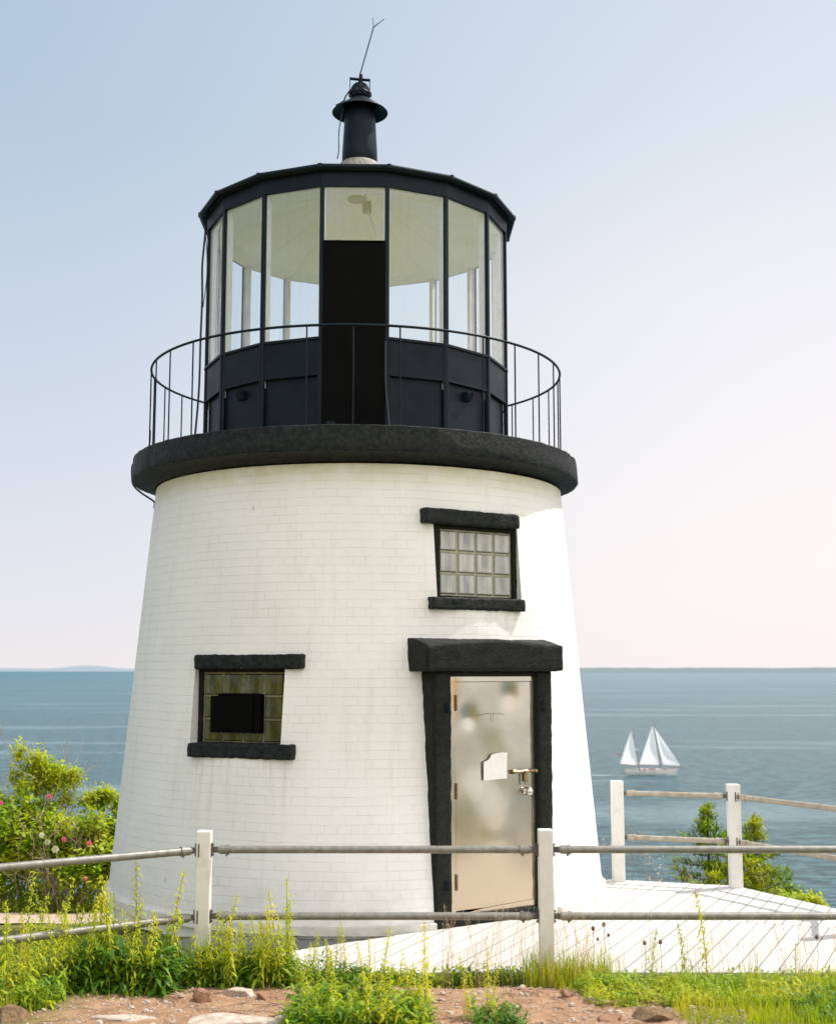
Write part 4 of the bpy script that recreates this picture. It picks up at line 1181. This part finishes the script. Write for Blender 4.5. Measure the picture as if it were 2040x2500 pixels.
# far left: feathery yellow-green mass
patch(36, (-3.05, -2.12), (7.8, 9.1), (.48, .92), 'feathery yellow-green goldenrod in the thick stand at the far left', 'goldenrod stand at the far left', seed=3)
patch(34, (-2.24, -1.62), (8.20, 8.65), (.48, .98), 'tall goldenrod stalk rising from dark leaves left of the left front post', 'goldenrod left of the left front post', seed=4)
patch(34, (-1.45, -.84), (8.35, 8.66), (.42, .88), 'goldenrod stalk in the clump just right of the left front post', 'goldenrod right of the left front post', seed=5)
patch(14, (-.95, -.45), (8.35, 8.7), (.30, .56), 'short goldenrod at the left corner of the deck', 'goldenrod at the deck corner', seed=6)
patch(30, (-.70, .05), (6.95, 7.6), (.34, .70), 'blurred goldenrod in the nearest clump at the bottom centre', 'goldenrod nearest the camera', seed=7)
patch(8, (.25, .62), (7.15, 7.6), (.30, .55), 'small goldenrod growing from bare soil right of the nearest clump', 'small goldenrod on the bare soil', seed=8)
patch(44, (1.0, 3.0), (7.95, 8.75), (.18, .36), 'low goldenrod in the green strip before the deck', 'low goldenrod before the deck', seed=9)
for i, (x, y, s) in enumerate(((1.80, 8.7, .72), (1.95, 8.72, .80), (1.58, 8.74, .62), (2.55, 8.75, .55))):
    plant((0, 3, 5, 2)[i], x, y, s, i * 1.7, ('spiky weed standing against the white deck, left of the tallest pair', 'tallest spiky weed standing against the white deck', 'shorter spiky weed before the deck, right of the right front post', 'rightmost spiky weed before the white deck')[i if i != 2 else 2], None)

# low broad weeds, grass and dry stems: uncountable cover
def cover(name, label, n, sampler, gen, mat, seed):
    rnd = random.Random(seed); mb = MB()
    for i in range(n):
        x, y, s = sampler(rnd)
        gen(mb, rnd, Vector((x, y, hground(x, y) - .005)), s)
    o = mb.build(name, mat, fix=False); tag(o, label, name.replace('_', ' '), kind='stuff'); return o
def rosette(mb, rnd, p, s):
    n = rnd.randint(7, 12); h = rnd.uniform(.02, .16) * s
    for k in range(n):
        a = rnd.uniform(0, 6.28); el = rnd.uniform(.1, 1.1)
        d = Vector((math.cos(a) * math.cos(el), math.sin(a) * math.cos(el), math.sin(el)))
        leaf_strip(mb, p + Vector((rnd.uniform(-.03, .03), rnd.uniform(-.03, .03), h * rnd.random())), d, Vector((0, 0, 1)), rnd.uniform(.05, .12) * s, rnd.uniform(.011, .024) * s, rnd.uniform(.3, 1.1))
def blade(mb, rnd, p, s):
    a = rnd.uniform(0, 6.28); h = rnd.uniform(.08, .22) * s; ln = rnd.uniform(.05, .5) * h
    w_ = rnd.uniform(.0025, .005); side = Vector((math.cos(a + 1.57), math.sin(a + 1.57), 0)) * w_
    rows = []
    for i in range(4):
        t = i / 3; c = p + Vector((math.cos(a) * ln * t * t, math.sin(a) * ln * t * t, h * t * (1 - .2 * t))); rows.append([c - side * (1 - t * .95), c + side * (1 - t * .95)])
    mb.grid(rows)
def pick(regs):
    tot = sum(r[5] for r in regs)
    def f(rnd):
        q = rnd.random() * tot
        for r in regs:
            q -= r[5]
            if q <= 0: return rnd.uniform(r[0], r[1]), rnd.uniform(r[2], r[3]), r[4] * rnd.uniform(.7, 1.2)
        r = regs[-1]; return rnd.uniform(r[0], r[1]), rnd.uniform(r[2], r[3]), r[4]
    return f
cover('low_weeds', 'dark broad-leaved weeds filling the feet of the goldenrod', 3000, pick([
    (-3.1, -2.2, 7.7, 8.8, 1.0, 5), (-2.25, -1.62, 8.2, 8.7, 1.6, 6), (-1.48, -.86, 8.4, 8.75, 1.15, 4), (-.9, -.35, 8.4, 8.85, .9, 2.2), (-.70, .03, 6.95, 7.65, 1.1, 6), (-.35, .72, 8.72, 8.92, .8, 2.6), (1.02, 3.1, 8.1, 8.92, .62, 6), (2.2, 3.1, 7.4, 8.1, .7, 2), (.3, .6, 7.1, 7.5, .9, .8)]), rosette, M['weeddark'], 21)
cover('bright_weeds', 'bright yellow-green young weeds among the darker leaves', 3200, pick([
    (-3.1, -2.2, 7.7, 8.7, 1.1, 5), (-2.2, -1.62, 8.25, 8.75, 1.5, 2), (-1.48, -.86, 8.4, 8.75, 1.2, 2), (-.70, .03, 6.95, 7.65, 1.15, 5), (1.05, 3.1, 7.8, 8.85, .72, 10), (-.3, .7, 8.7, 8.9, .9, 1.5), (-4.2, -2.6, 9.5, 11.0, 1.0, 1)]), rosette, M['weedmix'], 22)
cover('grass', 'fresh green grass in tufts and strips', 12000, pick([
    (.72, 1.30, 8.55, 8.98, 1.55, 4), (.9, 3.1, 8.25, 8.93, .75, 6), (1.5, 3.1, 7.2, 8.35, .8, 7), (1.9, 3.1, 7.2, 8.1, .5, 6), (-1.62, -1.36, 8.6, 8.95, 1.5, 1.4), (-3.2, -2.2, 7.6, 8.5, 1.0, 3), (-6.0, -2.6, 10.6, 12.4, 1.2, 3), (-7.5, -3.0, 15.9, 17.2, 1.6, 6), (-.9, 0, 8.6, 8.9, .8, 1), (-2.4, -1.7, 8.0, 8.4, .4, .6)]), blade, M['grass'], 23)
def drystem(mb, rnd, p, s):
    a = rnd.uniform(0, 6.28); h = rnd.uniform(.28, .58) * s; ln = rnd.uniform(.05, .3) * h; pts = []
    for i in range(6):
        t = i / 5; pts.append(p + Vector((math.cos(a) * ln * t * t, math.sin(a) * ln * t * t, h * t)))
    mb.tube(pts, [.0012, .0011, .001, .0009, .0008, .0006], 3, caps=False)
    for k in range(9):
        q = pts[5].lerp(pts[3], rnd.random() * .9); b = rnd.uniform(0, 6.28)
        leaf_strip(mb, q, Vector((math.cos(b), math.sin(b), rnd.uniform(.3, 1.6))), Vector((0, 0, 1)), rnd.uniform(.012, .032), .0028, .3)
cover('dry_grass', 'thin dry grass stems with pale seed heads before the deck', 330, pick([(.15, 1.2, 8.5, 8.93, 1, 3), (.8, 3.1, 8.5, 8.93, .95, 7), (-.6, .2, 8.5, 8.93, .8, 1), (-2.2, -1.4, 8.3, 8.9, 1.2, .6)]), drystem, M['drygrass'], 24)
# dark thistle heads on wiry stems
for i, (x, y, h) in enumerate(((1.17, 8.72, .40), (1.24, 8.70, .43), (1.52, 8.74, .30), (1.62, 8.70, .31), (2.70, 8.78, .33), (2.86, 8.75, .30))):
    z = hground(x, y); e = empty('seed_head_stalk', (x, y, z)); mb = MB(); mb.tube([(x, y, z), (x + .02, y, z + h * .6), (x + .015, y, z + h)], .0016, 4); mb.build('stem', M['stem'], e)
    mb = MB(); n = 10
    mb = None
    for (dz, rr_) in ((0, .013),) + (((-.07, .010),) if i < 2 else ()):
        mb = MB(); c = Vector((x + .015 + (0 if dz == 0 else .03), y, z + h + dz))
        mb.grid([[c + Vector((math.cos(2 * PI * k / 8) * rr_ * math.sin(PI * (j + .3) / 6.6), math.sin(2 * PI * k / 8) * rr_ * math.sin(PI * (j + .3) / 6.6), -rr_ * 1.3 * math.cos(PI * (j + .3) / 6.6))) for k in range(8)] for j in range(7)], close=True)
        mb.build('seed_head', M['purple'], e, smooth=True)
    tag(e, ['left stalk of the two close dark seed heads right of the right front post', 'taller of the two close dark seed heads right of the right front post', 'low dark seed head left of the spiky weeds', 'low pinkish seed head next to the spiky weeds', 'left of the two thin seed stalks near the right edge', 'rightmost thin seed stalk near the right edge'][i], 'dried flower')

# rocks and pebbles
def rock(x, y, sx_, sy_, sz, m, label, seed, rz=0, sink=.3, flat=.5):
    rnd = random.Random(seed); bm = bmesh.new(); bmesh.ops.create_icosphere(bm, subdivisions=4, radius=1)
    planes = [(Vector((rnd.uniform(-1, 1), rnd.uniform(-1, 1), rnd.uniform(-.5, .7))).normalized(), rnd.uniform(.38, .72)) for _ in range(13)] + [(Vector((0.1, 0.05, 1)).normalized(), flat)]
    for v in bm.verts:
        for n_, d_ in planes:
            q = v.co.dot(n_) - d_
            if q > 0: v.co -= n_ * q
        v.co += v.co.normalized() * (.04 * noise.noise(v.co * 3 + Vector((seed, 0, 0))) + .03 * noise.noise(v.co * 11 + Vector((0, seed, 0))))
        v.co = Vector((v.co.x * sx_, v.co.y * sy_, v.co.z * sz))
    me = bpy.data.meshes.new('rock'); bm.to_mesh(me); bm.free(); me.materials.append(m)
    o = bpy.data.objects.new('rock', me); col.objects.link(o); o.location = (x, y, hground(x, y) + sz * (flat - sink) * .5); o.rotation_euler = (0, 0, rz)
    tag(o, label, 'rock'); return o
rock(-1.35, 8.05, .105, .10, .085, M['rockred'], 'reddish angular rock left of the pale flat stones', 1, .3, flat=.7)
rock(-1.12, 8.22, .15, .12, .055, M['rockpale'], 'pale flat stone just behind the reddish angular rock', 2, .2, flat=.6)
rock(-.93, 8.12, .11, .10, .05, M['rockred'], 'flat pinkish stone right of the pale flat stone', 3, .9)
rock(-1.02, 7.38, .50, .20, .05, M['rockpale'], 'largest pale stone slab along the bottom edge', 4, .05, sink=.5, flat=.45)
rock(-.62, 7.44, .34, .16, .04, M['rockpale'], 'pale slab half under the nearest weeds', 5, -.1, sink=.5, flat=.4)
rock(-2.36, 7.50, .20, .15, .10, M['rockdark'], 'brown rock in the bottom left corner', 6, .1, flat=.6)
rock(.92, 8.10, .062, .042, .048, M['rockred'], 'small brown brick-like stone on bare soil', 7, -.45, flat=.75)
rock(.34, 8.10, .055, .05, .045, M['rockpale'], 'small pale stone beside the tiny weeds', 8, .3)
rock(1.36, 7.48, .22, .15, .075, M['rockdark'], 'rounded brown rock at the bottom right of centre', 9, .2, flat=.5)
rock(-1.66, 7.42, .26, .12, .035, M['rockpale'], 'low pale slab left of the largest slab', 10, .15, sink=.5, flat=.4)
rock(1.08, 7.44, .12, .1, .045, M['rockred'], 'small reddish rock left of the rounded brown rock', 12, .8)
mb = MB(); rnd = random.Random(5)
for i in range(1500):
    x = rnd.uniform(-2.3, 1.9); y = rnd.uniform(7.1, 8.6); s = rnd.uniform(.003, .010) * (2.4 if rnd.random() < .07 else 1)
    c = Vector((x, y, hground(x, y) + s * .2)); r0 = [c + Vector((math.cos(q * PI / 3 + i) * s * rnd.uniform(.8, 1.3), math.sin(q * PI / 3 + i) * s * rnd.uniform(.7, 1.2), 0)) for q in range(6)]
    mb.grid([r0, [p.lerp(c, .35) + Vector((0, 0, s * .6)) for p in r0]], close=True); mb.cap([p.lerp(c, .35) + Vector((0, 0, s * .6)) for p in r0])
tag(mb.build('pebbles', M['rockpale']), 'scattered pale pebbles on the bare soil', 'pebbles', kind='stuff')

mb = MB(); rnd = random.Random(9)
for i in range(420):
    x = rnd.uniform(-2.3, 1.8); y = rnd.uniform(7.1, 8.75); a = rnd.uniform(0, 3.14); ln = rnd.uniform(.02, .09); z = hground(x, y) + .004
    dx, dy = math.cos(a) * ln, math.sin(a) * ln; q = rnd.uniform(-.3, .3) * ln
    mb.tube([(x - dx, y - dy, z), (x + q, y - q, z + .006), (x + dx, y + dy, hground(x + dx, y + dy) + .005)], .0014, 3, caps=False)
tag(mb.build('plant_litter', M['bark'], fix=False), 'fallen stems and dead bits lying on the bare soil', 'litter', kind='stuff')

# ------------------------------------------------------------------ bushes and trees
def rand_dir(rnd):
    z = rnd.uniform(-1, 1); a = rnd.uniform(0, 6.28); s = math.sqrt(1 - z * z); return Vector((s * math.cos(a), s * math.sin(a), z))
def leaf_cloud(mb, rnd, c, rx, ry, rz_, n, L, W, clumps=14, shell=.55):
    cc = []
    for _ in range(clumps):
        d = rand_dir(rnd); d.z = abs(d.z) * .9 if rnd.random() < .75 else d.z
        cc.append(Vector((d.x * rx, d.y * ry, d.z * rz_)) * rnd.uniform(shell, 1.0))
    for i in range(n):
        q = rnd.choice(cc) + Vector((rnd.gauss(0, rx * .17), rnd.gauss(0, ry * .17), rnd.gauss(0, rz_ * .15)))
        d = rand_dir(rnd); d.z = d.z * .6 + .2
        leaf_strip(mb, c + q, d, Vector((rnd.uniform(-.5, .5), rnd.uniform(-.5, .5), 1)), L * rnd.uniform(.7, 1.3), W * rnd.uniform(.8, 1.2), rnd.uniform(0, .5))
def twigs(mb, rnd, base, n, h, spread, r=.008):
    for i in range(n):
        a = rnd.uniform(0, 6.28); p = Vector(base) + Vector((rnd.uniform(-.3, .3) * spread, rnd.uniform(-.3, .3) * spread, 0)); pts = [p.copy()]
        d = Vector((math.cos(a) * .5, math.sin(a) * .5, 1)).normalized()
        for k in range(6):
            d = (d + Vector((rnd.uniform(-.35, .35), rnd.uniform(-.35, .35), rnd.uniform(-.1, .15)))).normalized(); p = p + d * h / 6; pts.append(p.copy())
            if k > 1 and rnd.random() < .7:
                dd = (d + rand_dir(rnd) * .9).normalized(); mb.tube([p, p + dd * h * .13, p + (dd + Vector((0, 0, .3))) * h * .24], [r * .5, r * .35, r * .15], 4, caps=False)
        mb.tube(pts, [r * (1 - .13 * k) for k in range(len(pts))], 5, caps=False)
def flower(parent, c, s, m, name='flower'):
    mb = MB()
    for k in range(6):
        a = k * 1.047; d = Vector((math.cos(a), -.5, math.sin(a))); leaf_strip(mb, Vector(c), d, Vector((0, -1, 0)), s, s * .9, .1)
    return mb.build(name, M[m], parent, fix=False)
def bush(name, x, y, zc, rx, ry, rz_, n, L, W, m, label, cat, seed, clumps=16, tw=10, flowers=(), twm='twig'):
    rnd = random.Random(seed); z = hground(x, y); e = empty(name, (x, y, z)); mb = MB()
    leaf_cloud(mb, rnd, Vector((x, y, zc)), rx, ry, rz_, n, L, W, clumps); mb.build('foliage', M[m], e, fix=False)
    mb = MB(); twigs(mb, rnd, (x, y, z), tw, (zc + rz_ * .78 - z), rx * 1.5, .011); mb.build('branches', M[twm], e)
    for f in flowers: flower(e, f[0], f[1], f[2])
    tag(e, label, cat); return e
bush('rose_bush', -5.25, 16.6, -2.45, .75, .6, .75, 7200, .085, .046, 'bushA', 'leafy wild rose bush with pink blooms at the left edge', 'shrub', 31, 24, 14,
     [((-4.62, 15.95, -2.13), .05, 'whitepetal'), ((-4.52, 15.95, -2.22), .06, 'whitepetal'), ((-4.70, 15.95, -2.05), .045, 'whitepetal'), ((-4.42, 15.95, -2.10), .04, 'pink'), ((-4.64, 16.0, -1.58), .04, 'pink'), ((-5.24, 16.0, -1.66), .04, 'pink')])
bush('rose_bush', -4.25, 16.3, -2.50, .55, .5, .62, 5600, .08, .044, 'bushA', 'wild rose bush with two pink flowers against the tower', 'shrub', 32, 20, 20,
     [((-4.05, 15.75, -2.12), .042, 'pink'), ((-4.08, 15.75, -2.54), .042, 'pink')])
bush('rose_bush', -3.75, 16.9, -2.3, .42, .4, .75, 3200, .08, .045, 'bushA', 'dark rose bush half hidden behind the tower edge', 'shrub', 33, 12, 6)
bush('twiggy_shrub', -4.55, 16.25, -2.15, .40, .3, .40, 900, .07, .032, 'bushB', 'half bare twiggy shrub between the two rose bushes', 'shrub', 34, 14, 30)
bush('sapling', -5.22, 17.2, -1.62, .34, .3, .60, 2900, .07, .03, 'bushB', 'tallest thin yellow-green sapling at the left edge', 'sapling', 35, 12, 7)
bush('sapling', -4.80, 17.2, -1.62, .36, .3, .42, 2900, .07, .03, 'bushB', 'bushy yellow-green sapling right of the tallest one', 'sapling', 36, 12, 7)
bush('sapling', -4.20, 17.1, -1.88, .24, .25, .32, 2400, .07, .03, 'bushB', 'small yellow-green sapling beside the tower', 'sapling', 37, 9, 6)
bush('sapling', -5.75, 17.0, -1.75, .30, .3, .30, 1400, .07, .03, 'bushB', 'yellow-green sapling cut by the left edge of the view', 'sapling', 38, 9, 5)
mb = MB(); rnd = random.Random(40)     # shaded undergrowth between and below the bushes
for i in range(3200):
    x = rnd.uniform(-6.4, -3.4); y = rnd.uniform(16.0, 17.6); z = hground(x, y) + rnd.random() ** .7 * (.85 if y > 16.3 else .4)
    d = rand_dir(rnd); leaf_strip(mb, Vector((x, y, z)), d, Vector((0, 0, 1)), rnd.uniform(.05, .10), rnd.uniform(.025, .045), .3)
tag(mb.build('undergrowth', M['bushA'], fix=False), 'dark tangled undergrowth beneath the rose bushes', 'undergrowth', kind='stuff')

def spruce(x, y, ztop, zbase, rad, label, seed, lean=0):
    rnd = random.Random(seed); e = empty('spruce_tree', (x, y, zbase)); mb = MB(); lb = MB()
    H = ztop - zbase
    mb.tube([(x, y, zbase), (x + lean * .5, y, zbase + H * .5), (x + lean, y, ztop)], [.05, .03, .006], 7)
    nb = 64
    for k in range(nb):
        t = (k / nb) ** .85; z = lerp(zbase + H * .05, ztop - .03, t); a = k * 2.4 + rnd.uniform(-.4, .4)
        ln = rad * (1 - t) ** .9 * rnd.uniform(.35, 1.2) + .05
        c = Vector((x + lean * t, y, z)); d = Vector((math.cos(a), math.sin(a), rnd.uniform(-.05, .35)))
        tip = c + d * ln + Vector((0, 0, .06 * ln)); mb.tube([c, c + d * ln * .5 - Vector((0, 0, .04 * ln)), tip], [.012 * (1 - t) + .003, .006, .002], 4, caps=False)
        m_ = int(24 + ln * 210)
        for i in range(m_):
            u = rnd.uniform(.12, 1.0); p = c.lerp(tip, u) + Vector((rnd.uniform(-.05, .05), rnd.uniform(-.05, .05), rnd.uniform(-.03, .03)))
            dd = (d * .7 + rand_dir(rnd) * .75 + Vector((0, 0, .15))).normalized()
            leaf_strip(lb, p, dd, Vector((0, 0, 1)), rnd.uniform(.06, .11), rnd.uniform(.018, .032), 0.05)
    for i in range(14):
        leaf_strip(lb, Vector((x + lean, y, ztop - rnd.random() * .12)), rand_dir(rnd) * .5 + Vector((0, 0, .7)), Vector((0, 1, 0)), .06, .016, 0)
    mb.build('trunk', M['bark'], e); lb.build('crown', M['spruce'], e, fix=False)
    tag(e, label, 'tree'); return e
spruce(3.62, 16.0, -1.66, -4.4, 1.25, 'taller left spruce top rising behind the deck railing', 51, .02)
spruce(4.20, 16.1, -1.82, -4.4, .85, 'slighter right spruce top behind the deck railing', 52, .04)
spruce(3.92, 15.5, -2.10, -4.2, 2.0, 'bushy low spruce in front of the two spruce tops', 53)
bush('low_shrub', 4.30, 14.6, -2.72, .38, .3, .2, 1200, .07, .03, 'bushB', 'yellow-green shrub low behind the right end of the deck', 'shrub', 54, 10, 4)
bush('low_shrub', 3.25, 14.6, -2.62, .38, .3, .14, 1200, .065, .028, 'bushB', 'yellow-green shrub just behind the deck between the back posts', 'shrub', 55, 10, 6)
rnd = random.Random(60)
for i, (x, h, lb) in enumerate(((2.02, .85, 'dry twiggy stalk beside the left back post'), (2.32, 1.0, 'taller dry stalk right of the left back post'), (2.52, .8, 'short dry stalk between the back posts'), (2.80, .95, 'arching pale dry stalk left of the spruces'))):
    y = 13.35; e = empty('dry_stalk', (x, y, hground(x, y))); mb = MB(); twigs(mb, rnd, (x, y, hground(x, y)), 3, h, .25, .0045); mb.build('twigs', M['twig'], e)
    mb = MB(); leaf_cloud(mb, rnd, Vector((x, y, hground(x, y) + h * .55)), .12, .1, .3, 34, .035, .012, 7); mb.build('leaves', M['drygrass'], e, fix=False)
    tag(e, lb, 'dry plant')
